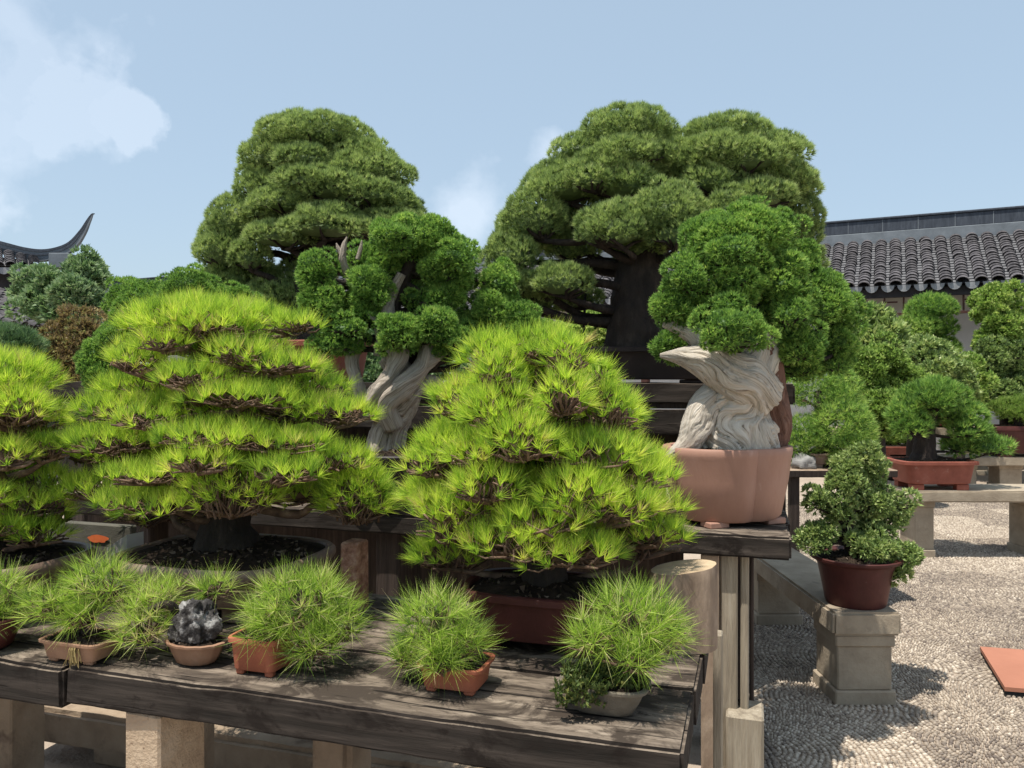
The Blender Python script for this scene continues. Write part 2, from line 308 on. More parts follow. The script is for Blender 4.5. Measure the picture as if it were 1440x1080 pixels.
def pot(th, x, y, z0, wx, wy, h, shape, prof, m, rot=0, seed=0, feet=True, dome=.03, crumbs=260, n=56, foot_h=.02):
    """pot with rim, feet and soil; local coordinates of th (its base centre)"""
    o2 = outline(shape, n); pr = PROF[prof]; V = []; Fc = []
    ca, sa = math.cos(rot), math.sin(rot)
    def rt(p): return np.stack([p[:, 0]*ca-p[:, 1]*sa + x, p[:, 0]*sa+p[:, 1]*ca + y], 1)
    fz = foot_h if feet else 0
    for (s, z) in pr:
        q = rt(o2*np.array((wx/2, wy/2))*s); V += [(a, b, z0 + fz + z*(h-fz)) for a, b in q]
    k = len(pr)
    for i in range(k-1):
        for j in range(n): Fc.append((i*n+j, i*n+(j+1) % n, (i+1)*n+(j+1) % n, (i+1)*n+j))
    Fc.append(tuple(reversed(range(n)))); Fc.append(tuple(range((k-1)*n, k*n)))
    po = raw('pot', poly_mesh('pot', V, Fc, True), m, th)
    em = po.modifiers.new('edge', 'EDGE_SPLIT'); em.split_angle = rad(40)
    if feet:
        for sx in (-1, 1):
            for sy in (-1, 1):
                fw, fd = wx*.16, wy*.16
                px_, py_ = sx*wx*.5*pr[0][0]*.74, sy*wy*.5*pr[0][0]*.74
                if shape in ('round', 'oval', 'lobed', 'fluted'): px_ *= .85; py_ *= .85
                me = box_mesh('foot', fw, fd, fz + .012, (-fw/2, -fd/2, 0), .004)
                f = raw('foot', me, m, po); c = rt(np.array([[px_, py_]]))[0]
                f.location = (c[0], c[1], z0); f.rotation_euler = (0, 0, rot)
    # soil
    r = np.random.default_rng(seed+99); A = Acc(); rings = 7; sv = [(0, 0)]
    zz = z0 + fz + .93*(h-fz); s_in = [s for s, z in pr if z > .85][-1]*1.0
    pts = [[x, y, zz+dome]]
    for i in range(1, rings+1):
        q = rt(o2*np.array((wx/2, wy/2))*s_in*i/rings)
        for a, b in q: pts.append([a, b, zz + dome*(1-(i/rings)**2) + r.normal()*.0035*(i < rings)])
    T = [(0, 1+j, 1+(j+1) % n) for j in range(n)]
    for i in range(rings-1):
        for j in range(n):
            a = 1+i*n+j; b = 1+i*n+(j+1) % n; T += [(a, a+n, b), (b, a+n, b+n)]
    A.add(pts, T, r.uniform(0, .55, len(pts)))
    if crumbs:
        ang = r.uniform(0, 2*np.pi, crumbs); rr = np.sqrt(r.uniform(0, 1, crumbs))*.93
        q = rt(np.stack([np.cos(ang)*rr, np.sin(ang)*rr], 1)*np.array((wx/2, wy/2))*s_in)
        sz = r.uniform(.0025, .008, crumbs)*min(1.3, max(.5, wx/.35))
        tet = unit(np.array([(1, 1, 1), (-1, -1, 1), (-1, 1, -1), (1, -1, -1)], float))
        V = np.stack([q[:, 0], q[:, 1], zz + dome*(1-rr**2)], 1)[:, None, :] + (tet[None] + r.normal(0, .35, (crumbs, 4, 3)))*sz[:, None, None]
        Tt = np.array([(0, 1, 2), (0, 3, 1), (0, 2, 3), (1, 3, 2)])
        A.add(V.reshape(-1, 3), (Tt[None] + 4*np.arange(crumbs)[:, None, None]).reshape(-1, 3), np.repeat(r.uniform(.2, 1, crumbs), 4))
    raw('soil', A.mesh('soil'), M['soil'], th)
    return zz + dome
def ellipsoid_pts(c, a, b, cc, spacing, r, zmin):
    p_ = 1.6; area = 4*np.pi*(((a*b)**p_ + (a*cc)**p_ + (b*cc)**p_)/3)**(1/p_)
    n = int(max(12, area/spacing**2)*2.2)
    i = np.arange(n)+.5; ph = np.arccos(1-2*i/n); th = np.pi*(1+5**.5)*i + r.uniform(0, 6)
    u = np.stack([np.cos(th)*np.sin(ph), np.sin(th)*np.sin(ph), np.cos(ph)], 1) + r.normal(0, .5/np.sqrt(n), (n, 3)); u = unit(u)
    g = np.linalg.norm(u/np.array((a, b, cc)), axis=1); keep = r.uniform(0, 1, n) < np.minimum(1, g/g.max()*1.15)*.8
    keep &= u[:, 2] > zmin; u = u[keep]
    return c + u*np.array((a, b, cc)), unit(u/np.array((a, b, cc)))
def blades(A, pos, dr, n, length, width, spread, r, tint, tvar=.18, lvar=.25, quad=False, droop=0.):
    """n thin tapered blades fanned round each direction"""
    N = len(pos); 
    if N == 0: return
    d = np.repeat(dr, n, 0); p = np.repeat(pos, n, 0)
    v = unit(d + spread*unit(r.normal(size=(N*n, 3)))*np.sqrt(r.uniform(.05, 1, (N*n, 1))))
    L = length*(1 + r.normal(0, lvar, (N*n, 1))).clip(.4, 1.6)
    s = unit(np.cross(v, r.normal(size=(N*n, 3))))*width*.5
    tt = (np.repeat(tint, n) + r.normal(0, tvar, N*n)).clip(0, 1)
    tip = p + v*L; tip[:, 2] -= droop*L[:, 0]
    if quad:
        m = p + v*L*.5; nn = unit(np.cross(v, s))*width*.18
        V = np.stack([p, m+s+nn, tip, m-s+nn], 1).reshape(-1, 3); k = 4*np.arange(N*n)[:, None]
        T = np.concatenate([k+np.array([[0, 1, 2]]), k+np.array([[0, 2, 3]])], 0); A.add(V, T, np.repeat(tt, 4))
    else:
        V = np.stack([p-s, p+s, tip], 1).reshape(-1, 3)
        A.add(V, np.arange(3*N*n).reshape(-1, 3), np.repeat(tt, 3))
def uvsphere(A, c, a, b, cc, tint, seed=0, lump=.1, nu=14, nv=9):
    th = np.linspace(0, 2*np.pi, nu, endpoint=False); ph = np.linspace(0, np.pi, nv)
    u = np.array([(np.cos(t)*np.sin(p), np.sin(t)*np.sin(p), np.cos(p)) for p in ph for t in th])
    u = u*(1+lump*wav(u, seed, 3)[:, None])
    V = c + u*np.array((a, b, cc)); T = []
    for i in range(nv-1):
        for j in range(nu):
            p, q = i*nu+j, i*nu+(j+1) % nu; T += [(p, p+nu, q), (q, p+nu, q+nu)]
    A.add(V, T, tint)
KIND = {  # spacing, blades, length, width, spread, lobes(spacing, radius factor), core, zmin, up bias, quad, material
 'lime':  dict(sp=.0265, n=30, L=.044, w=.0020, spread=.80, lobe=0, core=0, zmin=-.05, up=.55, mat='lime', tb=.50, tv=.16, tt=.19, out=.7),
 'small': dict(sp=.033, n=22, L=.056, w=.0016, spread=1.2, lobe=0, core=0, zmin=-.4, up=.4, mat='small', tb=.5, tv=.26, tt=.18, out=.7, inner=.6),
 'five':  dict(sp=.021, n=14, L=.027, w=.0036, spread=.75, lobe=.062, core=.62, zmin=-.02, up=.8, mat='five', tb=.5, tv=.15, tt=.12, out=.6, inner=.82, jit=.006),
 'juni':  dict(sp=.0135, n=8, L=.015, w=.0052, spread=.85, lobe=.060, core=.62, zmin=-.35, up=.5, mat='juni', tb=.5, tv=.15, tt=.12, out=.6, inner=.74, jit=.016, split=3, srange=(.60, .88)),
 'azal':  dict(sp=.021, n=7, L=.021, w=.010, spread=1.1, lobe=.06, core=.3, zmin=-.10, up=.5, mat='azal', tb=.60, tv=.22, tt=.14, out=.3, quad=True, inner=.5, split=4, jit=.02),
 'bgpine': dict(sp=.036, n=11, L=.05, w=.0075, spread=.8, lobe=.12, core=.55, zmin=-.1, up=.7, mat='juni', tb=.5, tv=.18, tt=.14, out=.5, inner=.72, flat=.85),
 'bgleaf': dict(sp=.055, n=7, L=.055, w=.030, spread=1.1, lobe=.18, core=0, zmin=-.05, up=.6, mat='azal', tb=.64, tv=.2, tt=.18, out=.2, quad=True, inner=.55, split=5, jit=.05),
}
def pad(A, tw, c, a, b, cc, kind, r, seed, over={}, twigs=None):
    K = dict(KIND[kind]); K.update(over)
    L = K['L']; fo = K.get('out', .6); a = max(.02, a-fo*L); b = max(.02, b-fo*L); cc = max(.014, cc-fo*L)
    up = np.array((0, 0, K['up']))
    if K['lobe']:
        ls = K['lobe']; lc, ln = ellipsoid_pts(c, max(a-.5*ls, .3*a), max(b-.5*ls, .3*b), max(cc-.45*ls, .3*cc), ls*.9, r, K['zmin'])
        lc = lc + ln*(r.normal(0, K.get('jit', 0), len(lc)))[:, None]
        rl = ls*.62*r.uniform(.75, 1.25, len(lc))
        m = int(2.6*np.pi*(ls*.62)**2/K['sp']**2)+3
        d = unit(r.normal(size=(len(lc), m, 3)) + .9*ln[:, None, :])
        p = (lc[:, None, :] + d*rl[:, None, None]*np.array((1, 1, .85))).reshape(-1, 3); d = d.reshape(-1, 3)
        ti = np.repeat(K['tb'] + r.normal(0, .09, len(lc)), m)
        keep = np.ones(len(p), bool); own = np.repeat(np.arange(len(lc)), m)
        for q in range(len(lc)):
            keep &= ~((np.linalg.norm(p-lc[q], axis=1) < rl[q]*.82) & (own != q))
        p, d, ti = p[keep], d[keep], ti[keep]
    else:
        p, d = ellipsoid_pts(c, a, b, cc, K['sp'], r, K['zmin'])
        p = p + d*(wav(p, seed, 26)*.10*cc)[:, None] + r.normal(0, .006, p.shape)
        ti = K['tb'] + .16*wav(p, seed+5, 18)
    if K.get('inner'):          # inner shell of blades, tinted darker than the outer ones
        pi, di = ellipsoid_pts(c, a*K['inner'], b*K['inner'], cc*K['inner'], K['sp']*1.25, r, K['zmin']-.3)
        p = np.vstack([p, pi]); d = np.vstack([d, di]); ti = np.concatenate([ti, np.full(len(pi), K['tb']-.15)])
    d = unit(d + up)
    ti = ti + r.normal(0, K.get('tt', .1), len(p))
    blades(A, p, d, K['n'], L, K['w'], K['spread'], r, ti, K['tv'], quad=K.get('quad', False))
    if K['core']:
        uvsphere(A, c + np.array((0, 0, cc*.1)), a*K['core'], b*K['core'], cc*K['core']*.7, .15, seed)  # opaque core; the shaded pad interior is put into its dark tint
    if tw is not None and twigs:
        base0 = c - np.array((0, 0, cc*.40))
        idx = r.choice(len(p), min(twigs, len(p)), replace=False)
        for i in idx:
            base = base0 + (p[i]-base0)*np.array((.35, .35, 0)) + r.normal(0, .16*a, 3)*np.array((1, 1, .1))
            mid = base*.45 + p[i]*.55 + r.normal(0, .10*a, 3)*np.array((1, 1, .25)); mid[2] = min(mid[2], p[i][2]-.004)
            mid2 = mid*.5+p[i]*.5 + r.normal(0, .006, 3)
            tw.add(*tube([base, mid, mid2, p[i]], [.0036, .0028, .0022, .0016], 4))
def bark_tube(pts, radii, n=40, sides=28, amp=.14, seed=0, freq=14, zs=.35):
    V, T = tube(pts, radii, sides, n); ctr = np.repeat(resample(pts, n), sides, 0)
    o = V - ctr; L = np.linalg.norm(o, axis=1, keepdims=True)
    k = np.array([mnoise.noise(Vector((v[0]*freq+seed, v[1]*freq, v[2]*freq*zs)))*1.2 + .6*mnoise.noise(Vector((v[0]*freq*3, v[1]*freq*3+seed, v[2]*freq*1.3))) for v in V])
    return V + o*amp*k[:, None], T
def bonsai(name, label, cat, base, kind, pads, trunk, seed, potspec=None, group=None, over={}, twigs=0, bark='bark', d0=None, leafname='foliage_pad', branch_r=None, limbs=True):
    """pads: (x0, x1, ytop, ybot, depth offset[, depth/width ratio]) in photo pixels at tree depth d0; trunk: [(px, py, radius px, dd)]"""
    r = np.random.default_rng(seed); th = thing(name, label, cat, base, 0, group); B = np.array(base, float)
    d0 = d0 or base[1]
    if potspec: pot(th, *potspec[0], **potspec[1])
    tp = [P(q[0], q[1], d0+(q[3] if len(q) > 3 else 0)) for q in trunk]; tr = [q[2]*d0/F for q in trunk]
    V, T = bark_tube(tp, tr, n=max(14, 8*len(tp)), seed=seed, sides=24)
    raw('trunk', tri_mesh('trunk', V-B, T, None, True), M[bark], th)
    tw = Acc(); tpa = resample(tp, 30); tra = np.interp(np.linspace(0, 1, 30), np.linspace(0, 1, len(tr)), tr)
    got = []
    sp_ = KIND[kind].get('split', 0)
    if sp_:                      # irregular crown: each mass breaks into several smaller tufts of twigs
        np_ = []
        for q in pads:
            w_, h_ = q[1]-q[0], q[3]-q[2]
            for k in range(sp_):
                s_ = r.uniform(*KIND[kind].get('srange', (.42, .68))); ox = r.uniform(0, 1-s_); oy = (k+r.uniform(0, .8))/sp_*(1-s_*.62); dw = w_*d0/F
                np_.append((q[0]+ox*w_, q[0]+(ox+s_)*w_, q[2]+oy*h_, q[2]+oy*h_+s_*.72*h_, q[4]+r.uniform(-.22, .22)*dw) + tuple(q[5:]))
        pads = np_
    for i, q in enumerate(pads):
        x0, x1, y0, y1, dd = q[:5]; y1 = y0 + (y1-y0)*KIND[kind].get('flat', 1); ratio = q[5] if len(q) > 5 else .85
        d = d0+dd; zr = KIND[kind]['zmin']
        ov = dict(over); 
        if len(q) > 6: ov.update(q[6])
        zr = ov.get('zmin', zr)
        a = (x1-x0)/2*d/F; hh = (y1-y0)*d/F; cc = hh/(1-zr*.9); top = P((x0+x1)/2, y0, d); c = top - np.array((0, 0, cc)); c[1] = d
        got.append((c, a, a*ratio, cc, ov))
        if limbs:
            tgt = c - np.array((0, 0, .35*cc)); j = int(np.argmin(np.linalg.norm(tpa - (tgt - np.array((0, 0, .12*abs(tgt[0]-tpa[:, 0]).mean()))), axis=1))); j = min(j, 28)
            s = tpa[j]; m1 = s*.6+tgt*.4 + r.normal(0, .06*np.linalg.norm(tgt-s)+.001, 3); m2 = s*.25+tgt*.75 + r.normal(0, .05*np.linalg.norm(tgt-s)+.001, 3)
            br = branch_r or min(tra[j]*.45, .016)
            V, T = bark_tube([s, m1, m2, tgt], [br, br*.8, br*.6, br*.35], 12, 8, .12, seed+i); tw.add(V, T)
            # side branchlets inside the pad
            for k in range(5):
                ang = r.uniform(0, 6.28); e = c + np.array((math.cos(ang)*a*.75, math.sin(ang)*a*ratio*.75, -.1*cc)); mm = tgt*.5+e*.5 + r.normal(0, .04*a, 3)
                tw.add(*tube([m2*.3+tgt*.7, mm, e], [br*.45, br*.3, br*.15], 6, 7))
    pms = []
    for i, (c, a, b, cc, ov) in enumerate(got):
        A = Acc(); pad(A, tw, c, a, b, cc, kind, r, seed*31+i, ov, twigs); pms.append(A)
    cr = raw('crown', tw.mesh('crown', B, True) if tw.n else tri_mesh('crown', np.array(tp)[:3]-B, np.array([(0, 1, 2)])), M['twig'] if bark != 'bark' or kind in ('lime', 'small') else M[bark], th)
    mm = M[over.get('mat', KIND[kind]['mat'])]
    for A, g in zip(pms, got):
        raw(leafname, A.mesh(leafname, B), M[g[4].get('mat', KIND[kind]['mat'])], cr, 'stuff')
    return th, cr

def tiers(sil, ys, d0, seed, nl=7, dr=.8, thick=.85, lw=(.36, .50), front=0., helix=0., jit=.17, bias=.30):
    """lobes of a layered crown: outline sil [(y, xl, xr)], layer bottoms ys (photo pixels at depth d0)"""
    r = np.random.default_rng(seed); out = []; S_ = np.array(sil, float)
    for k, y in enumerate(ys):
        yt = ys[k-1] if k else S_[0, 0]; s = y - yt; ym = y - bias*s
        xl, xr = np.interp(ym, S_[:, 0], S_[:, 1]), np.interp(ym, S_[:, 0], S_[:, 2]); cx, hw = (xl+xr)/2, (xr-xl)/2
        if k == 0: out += [(xl+.1*hw, xr-.1*hw, S_[0, 0], y, 0, .9), (xl+.3*hw, xr-.3*hw, S_[0, 0]+.45*s, y+.15*s, -.02, .9)]; continue
        n = nl + (1 if k > 2 else 0); ph = r.uniform(0, 6.28)
        for j in range(n):
            th = 2*np.pi*j/n + ph + r.uniform(-.25, .25); w_ = hw*r.uniform(*lw); rd = hw - w_*r.uniform(.92, 1.08)
            px = cx + math.cos(th)*rd; dd = math.sin(th)*rd*d0/F*dr; yy = y + r.uniform(-jit-.05, jit-.05)*s - .10*s*(abs(math.cos(th))-.5) + helix*s*((j*3 % n)/n-.5)
            out.append((px-w_, px+w_, yy-s*thick*r.uniform(.8, 1.15), yy, dd + front, .85))
        out.append((cx-hw*.5, cx+hw*.5, yt+.1*s, y-.15*s, .05, .9))
    return out
# ------------------------------------------------------------------ the setting: ground and pebble paving
gm = mat('sandy_mortar', [(.3, (.28, .225, .175)), (.55, (.38, .31, .245)), (.8, (.46, .39, .32))], 1.3, bump=.7, bscale=26, bdist=.02, fine=(34, (.22, .18, .15), .58))
ground = raw('ground', poly_mesh('ground', [(-150, -20, 0), (150, -20, 0), (150, 280, 0), (-150, 280, 0)], [(0, 1, 2, 3)]), gm, None, 'structure')
rng = np.random.default_rng(7)
X0, X1, Y0, Y1 = .75, 6.4, 2.55, 9.8
cells = []
gx, gy = np.meshgrid(np.arange(X0-.5, X1+.8, .62), np.arange(Y0-.5, Y1+.8, .56))
cen = np.stack([gx.ravel(), gy.ravel()], 1) + rng.uniform(-.17, .17, (gx.size, 2))
pts = []
for ci, c in enumerate(cen):
    t0 = rng.uniform(0, 6.28); o_ = c + np.array((math.cos(t0), math.sin(t0)))*rng.uniform(.12, .42)         # arcs fan out from a point below each cell
    for k in range(0, 40):
        R_ = k*.0235+.006; nA = max(2, int(2*np.pi*R_/.0150))
        a = np.arange(nA)/nA*2*np.pi + rng.uniform(0, 1)
        q = np.stack([o_[0]+np.cos(a)*R_, o_[1]+np.sin(a)*R_, a, np.full(nA, ci)], 1); pts.append(q)
pts = np.vstack(pts); pts = pts[(pts[:, 0] > X0) & (pts[:, 0] < X1) & (pts[:, 1] > Y0) & (pts[:, 1] < Y1)]
near = np.zeros(len(pts), int)
for s in range(0, len(pts), 4000):
    near[s:s+4000] = np.argmin(((pts[s:s+4000, None, :2]-cen[None])**2).sum(2), 1)
pts = pts[near == pts[:, 3].astype(int)]
pts = pts[(pts[:, 0] > pts[:, 1]*.30) & (pts[:, 0] < pts[:, 1]*.74)]
pxp = 720 + pts[:, 0]/pts[:, 1]*F
order = np.argsort(pts[:, 1] + 50*((pxp < 1075) | (pxp > 1440))); pts = pts[order]
import bmesh
bm = bmesh.new(); bmesh.ops.create_icosphere(bm, subdivisions=1, radius=1); bm.verts.ensure_lookup_table()
iv = np.array([v.co[:] for v in bm.verts]); it = np.array([[v.index for v in f.verts] for f in bm.faces]); bm.free()
big_v, big_t = iv, it
n = len(pts); sc = np.stack([rng.uniform(.0092, .0132, n), rng.uniform(.0055, .0078, n), rng.uniform(.006, .012, n)], 1)
# the first 300 nearest in view are single pebbles, the rest one mesh
pts[:, :2] += rng.normal(0, .0016, (n, 2)); A = Acc(); k = 300; p = pts[k:]; s = sc[k:]
ang = p[:, 2] + rng.normal(0, .12, len(p)); ca, sa = np.cos(ang), np.sin(ang)
lv = iv[None]*s[:, None, :]*(1+.10*rng.normal(size=(len(p), 12, 1)))
V = np.stack([lv[..., 0]*ca[:, None]-lv[..., 1]*sa[:, None]+p[:, 0:1], lv[..., 0]*sa[:, None]+lv[..., 1]*ca[:, None]+p[:, 1:2], lv[..., 2]+.003], 2)
cellt = rng.uniform(-.22, .22, len(cen))
A.add(V.reshape(-1, 3), (it[None]+12*np.arange(len(p))[:, None, None]).reshape(-1, 3), np.repeat((rng.normal(.52, .2, len(p))+cellt[p[:, 3].astype(int)]).clip(0, 1), 12))
raw('pebble_mosaic', A.mesh('pebble_mosaic', smooth=True), M['pebble'], ground, 'stuff')
pm = []
for i in range(6):
    pm.append(tri_mesh('pebble', iv*(1+.10*rng.normal(size=(12, 1))), it, np.full(12, .25+.1*i), True)); pm[-1].materials.append(M['pebble'])
for i in range(k):
    o = raw('pebble', pm[rng.integers(6)], None, ground); o.location = (pts[i, 0], pts[i, 1], .003)
    o.scale = sc[i]; o.rotation_euler = (0, 0, pts[i, 2]+rng.normal(0, .12))

# ------------------------------------------------------------------ corridor building with tiled roof
RA = rad(-26.2)
cb = thing('corridor_building', 'long white walled corridor with grey tiled roof and dark ridge behind the trees', 'building', (8.0, 15.0, 0), RA)
wl = raw('wall', box_mesh('wall', 33, .2, 3.3, (-28, -1.15, 0), 0), M['plaster'], cb)
roof = raw('roof', poly_mesh('roof', [(-28, -.1, 4.18), (5, -.1, 4.18), (5, -2.05, 3.12), (-28, -2.05, 3.12), (-28, 1.9, 3.12), (5, 1.9, 3.12), (-28, .05, 4.18), (5, .05, 4.18)], [(0, 3, 2, 1), (6, 7, 5, 4), (0, 1, 7, 6)]), M['tile'], cb)
raw('ridge_mortar', box_mesh('ridge_mortar', 33, .24, .24, (-28, -.16, 4.16), .01), M['ridge_pale'], cb)
rd = raw('ridge', box_mesh('ridge', 33, .2, .24, (-28, -.14, 4.402), .01), M['ridge_dark'], cb)
raw('ridge_cap', box_mesh('ridge_cap', 33.1, .25, .045, (-28.05, -.165, 4.644), .012), M['ridge_dark'], rd)
for i in range(9):
    raw('ridge_joint', box_mesh('ridge_joint', .012, .006, .236, (-2.6+i*.62, -.1455, 4.404), 0), M['ridge_pale'], rd)
sl_len = math.hypot(1.95, 1.06); sl_a = math.atan2(1.06, 1.95); NC = 18; ex = sl_len/NC
def tile_mesh(r0, r1, ln):
    a = np.linspace(rad(8), rad(172), 8); V = []
    for rr, y, dz in ((r0, 0, 0), (r1, -ln, .016), (r1-.014, -ln, .016)):
        V += [(rr*math.cos(t), y, rr*math.sin(t)*.85+dz) for t in a]
    T = []
    for j in range(7):
        T += [(j, j+8, j+1), (j+1, j+8, j+9)]; T += [(j+8, j+16, j+9), (j+9, j+16, j+17)]
    return np.array(V), np.array(T)
tV, tT = tile_mesh(.092, .102, ex*1.2)
tme = [tri_mesh('cover_tile', tV*np.array((1, 1, s)), tT, None, False) for s in (1, .95, 1.06)]
for t_, m_ in zip(tme, ('tile', 'tile0', 'tile1')): t_.materials.append(M[m_])
stuffA = Acc(); panA = Acc()
ca, sa = math.cos(sl_a), math.sin(sl_a)
pitch = .253
def roofpt(x, sdist, h=0):   # local point on the slope
    return np.array((x, -.1 - sdist*ca + -h*sa*0 - h*sa, 4.18 - sdist*sa + h*ca))
dm_a = np.linspace(0, -np.pi, 9); dv = [(math.cos(t)*.105, 0, math.sin(t)*.115) for t in dm_a] + [(math.cos(t)*.105, .018, math.sin(t)*.115) for t in dm_a]
dT = [tuple(range(9)), tuple(reversed(range(9, 18)))] + [(i, i+9, (i+1) % 9+9, (i+1) % 9) for i in range(9)]
dme = poly_mesh('drip_tile', dv, dT); dme.materials.append(M['drip'])
cme = tri_mesh('cover_end', *tile_mesh(.088, .092, .05), None, False)
r = np.random.default_rng(3)
for ix in range(-109, 20):
    x = ix*pitch; single = -9 <= ix <= 6
    for kk in range(NC):
        b = roofpt(x + r.normal(0, .005), kk*ex + r.normal(0, .006), .018)
        if single:
            o = raw('cover_tile', tme[r.integers(3)], None, roof); o.location = b; o.rotation_euler = (sl_a, 0, r.normal(0, .03))
        else:
            v = tV.copy(); v = np.stack([v[:, 0], v[:, 1]*ca - v[:, 2]*sa, v[:, 1]*sa + v[:, 2]*ca], 1) + b; stuffA.add(v, tT)
        # pan tile edge in the channel
        c = roofpt(x+pitch/2, kk*ex, 0); w_ = .05
        q0, q1 = roofpt(x+pitch/2, kk*ex, .012), roofpt(x+pitch/2, (kk+1)*ex, .03); q2 = roofpt(x+pitch/2, (kk+1)*ex, .004)
        dx = np.array((w_, 0, 0)); panA.add([q0-dx, q0+dx, q1-dx, q1+dx, q2-dx, q2+dx], [(0, 2, 1), (1, 2, 3), (2, 4, 3), (3, 4, 5)])
    if ix >= -95:
        o = raw('drip_tile', dme, None, roof); o.location = roofpt(x+pitch/2, sl_len+.012, .02)
raw('far_cover_tiles', stuffA.mesh('far_cover_tiles'), M['tile'], roof, 'stuff')
raw('pan_tiles', panA.mesh('pan_tiles'), M['tile_pale'], roof, 'stuff')
raw('eave_board', box_mesh('eave_board', 33, .06, .16, (-28, -1.99, 2.93), .005), M['dark_wall'], cb)
raw('soffit', box_mesh('soffit', 33, .9, .04, (-28, -1.97, 3.06), 0), M['dark_wall'], cb)
fr = raw('lattice', box_mesh('lattice', 9, .04, .045, (-5, -1.96, 2.62), .004), M['fret'], cb)
for i in range(30):
    x = -4.9+i*.3
    raw('lattice_bar', box_mesh('lattice_bar', .03, .03, .27, (x, -1.955, 2.66), 0), M['fret'], fr)
    raw('lattice_bar', box_mesh('lattice_bar', .20, .026, .026, (x+.02, -1.953, 2.74 if i % 2 else 2.84), 0), M['fret'], fr)
for x in (-20, -15, -10, -5, 1.2, 4.6):
    raw('column', tri_mesh('column', *tube([(x, -1.9, 0), (x, -1.9, 2.93)], [.09, .09], 14), None, True), M['fret'], cb)

# ------------------------------------------------------------------ pavilion at the left with upswept ridge
pv = thing('pavilion', 'grey tiled pavilion with a ridge sweeping up to a pointed tip', 'building', tuple(P(-120, HY, 13.5)*np.array((1, 1, 0))))
pb = np.array(pv.location)
crv = [(-420, 300), (-250, 303), (-120, 318), (-40, 331), (0, 339), (40, 349), (68, 351), (95, 343), (112, 326), (123, 309), (129, 301), (133, 300)]
cp = np.array([P(x, y, 14.0) for x, y in crv]); rp = resample(cp, 70)
hh = np.interp(np.linspace(0, 1, 70), [0, .5, .66, .8, .9, 1], [.22, .19, .13, .065, .03, .010]); ww = np.interp(np.linspace(0, 1, 70), [0, .5, .8, 1], [.11, .08, .03, .010])
def ridge_band(name, top, bot, wid, m, parent):
    V = []; Fc = []
    tg = unit(np.gradient(rp, axis=0)); up = unit(np.cross(np.cross(tg, (0, 0, 1.)), tg))
    for i in range(70):
        for (sy, f) in ((-1, top), (1, top), (1, bot), (-1, bot)):
            V.append(rp[i] + np.array((0, sy*ww[i]*wid, 0)) - up[i]*hh[i]*f - pb)
    for i in range(69):
        for j in range(4): Fc.append((i*4+j, i*4+(j+1) % 4, i*4+4+(j+1) % 4, i*4+4+j))
    Fc += [(0, 3, 2, 1), (276, 277, 278, 279)]
    return raw(name, poly_mesh(name, V, Fc), m, parent)
rg = ridge_band('ridge', 0, .26, 1.0, M['ridge_dark'], pv)
ridge_band('ridge_band', .262, .45, .8, M['ridge_pale'], rg); ridge_band('ridge_band', .452, .62, .95, M['ridge_dark'], rg); ridge_band('ridge_band', .622, 1.15, .75, M['ridge_pale'], rg)
ru = Acc(); ends = []
r = np.random.default_rng(5)
def tile_run(A, a_, b_, n_, wdt=.085, sideways=None):
    """a column of overlapping cover tiles from a_ (top) to b_ (eave)"""
    d_ = (b_-a_); L_ = np.linalg.norm(d_); d_ = d_/L_; s_ = unit(np.cross(d_, (0, 0, 1.))); nn = np.cross(s_, d_)
    v0, t0 = tile_mesh(wdt*.92, wdt, L_/n_*1.2)
    for k_ in range(n_):
        o_ = a_ + d_*(L_*k_/n_ + r.normal(0, .006))
        V = o_ - v0[:, 1:2]*d_ + v0[:, 0:1]*s_ + v0[:, 2:3]*nn
        A.add(V - pb, t0)
for px in np.arange(-430, 52, 17):
    tx = float(np.interp(px, [c[0] for c in crv], [c[1] for c in crv])) + 14
    a_ = P(px, tx, 13.95); b_ = P(px + 3, 374 + max(0, (px-10))*.02, 12.9)
    tile_run(ru, a_, b_, 7)
    o = raw('drip_tile', dme, None, pv); o.location = P(px+10, 376, 12.88) - pb
raw('roof_tiles', ru.mesh('roof_tiles'), M['tile'], pv, 'stuff')
q = [P(-440, 318, 14.02)-pb, P(45, 366, 14.02)-pb, P(50, 374, 12.95)-pb, P(-440, 374, 12.95)-pb]
raw('roof', poly_mesh('roof', q, [(0, 3, 2, 1)]), M['tile_pale'], pv)
raw('wall', box_mesh('wall', 5.6, 1.2, float(P(0, 372, 13.1)[2]), (0, 0, 0), 0), M['dark_wall'], pv).location = P(-440, HY, 13.1)*np.array((1, 1, 0)) - pb
raw('gable_end', box_mesh('gable_end', .36, .4, .26, (0, 0, 0), .01), M['ridge_pale'], pv).location = P(68, 376, 13.8) - pb
lo = thing('side_roof', 'low grey tiled roof running beneath the pavilion with its eave to the courtyard', 'roof', tuple(P(-10, HY, 11.5)*np.array((1, 1, 0))))
pb = np.array(lo.location); ru = Acc()
for d in np.arange(10.2, 13.4, .24):
    a_ = np.array((-8.6, d, 3.0)); b_ = np.array((-7.12+(d-12)*.15, d, 2.30)); tile_run(ru, a_, b_, 11)
raw('roof_tiles', ru.mesh('roof_tiles'), M['tile'], lo, 'stuff')
raw('roof', poly_mesh('roof', [v-pb for v in np.array([(-8.6, 10, 2.98), (-7.4, 10, 2.36), (-6.95, 13.5, 2.28), (-8.6, 13.5, 2.98)])], [(0, 1, 2, 3)]), M['tile_pale'], lo)
raw('wall', box_mesh('wall', 1.2, 3.2, 2.4, (0, 0, 0), 0), M['dark_wall'], lo).location = np.array((-8.7, 10.1, 0)) - pb

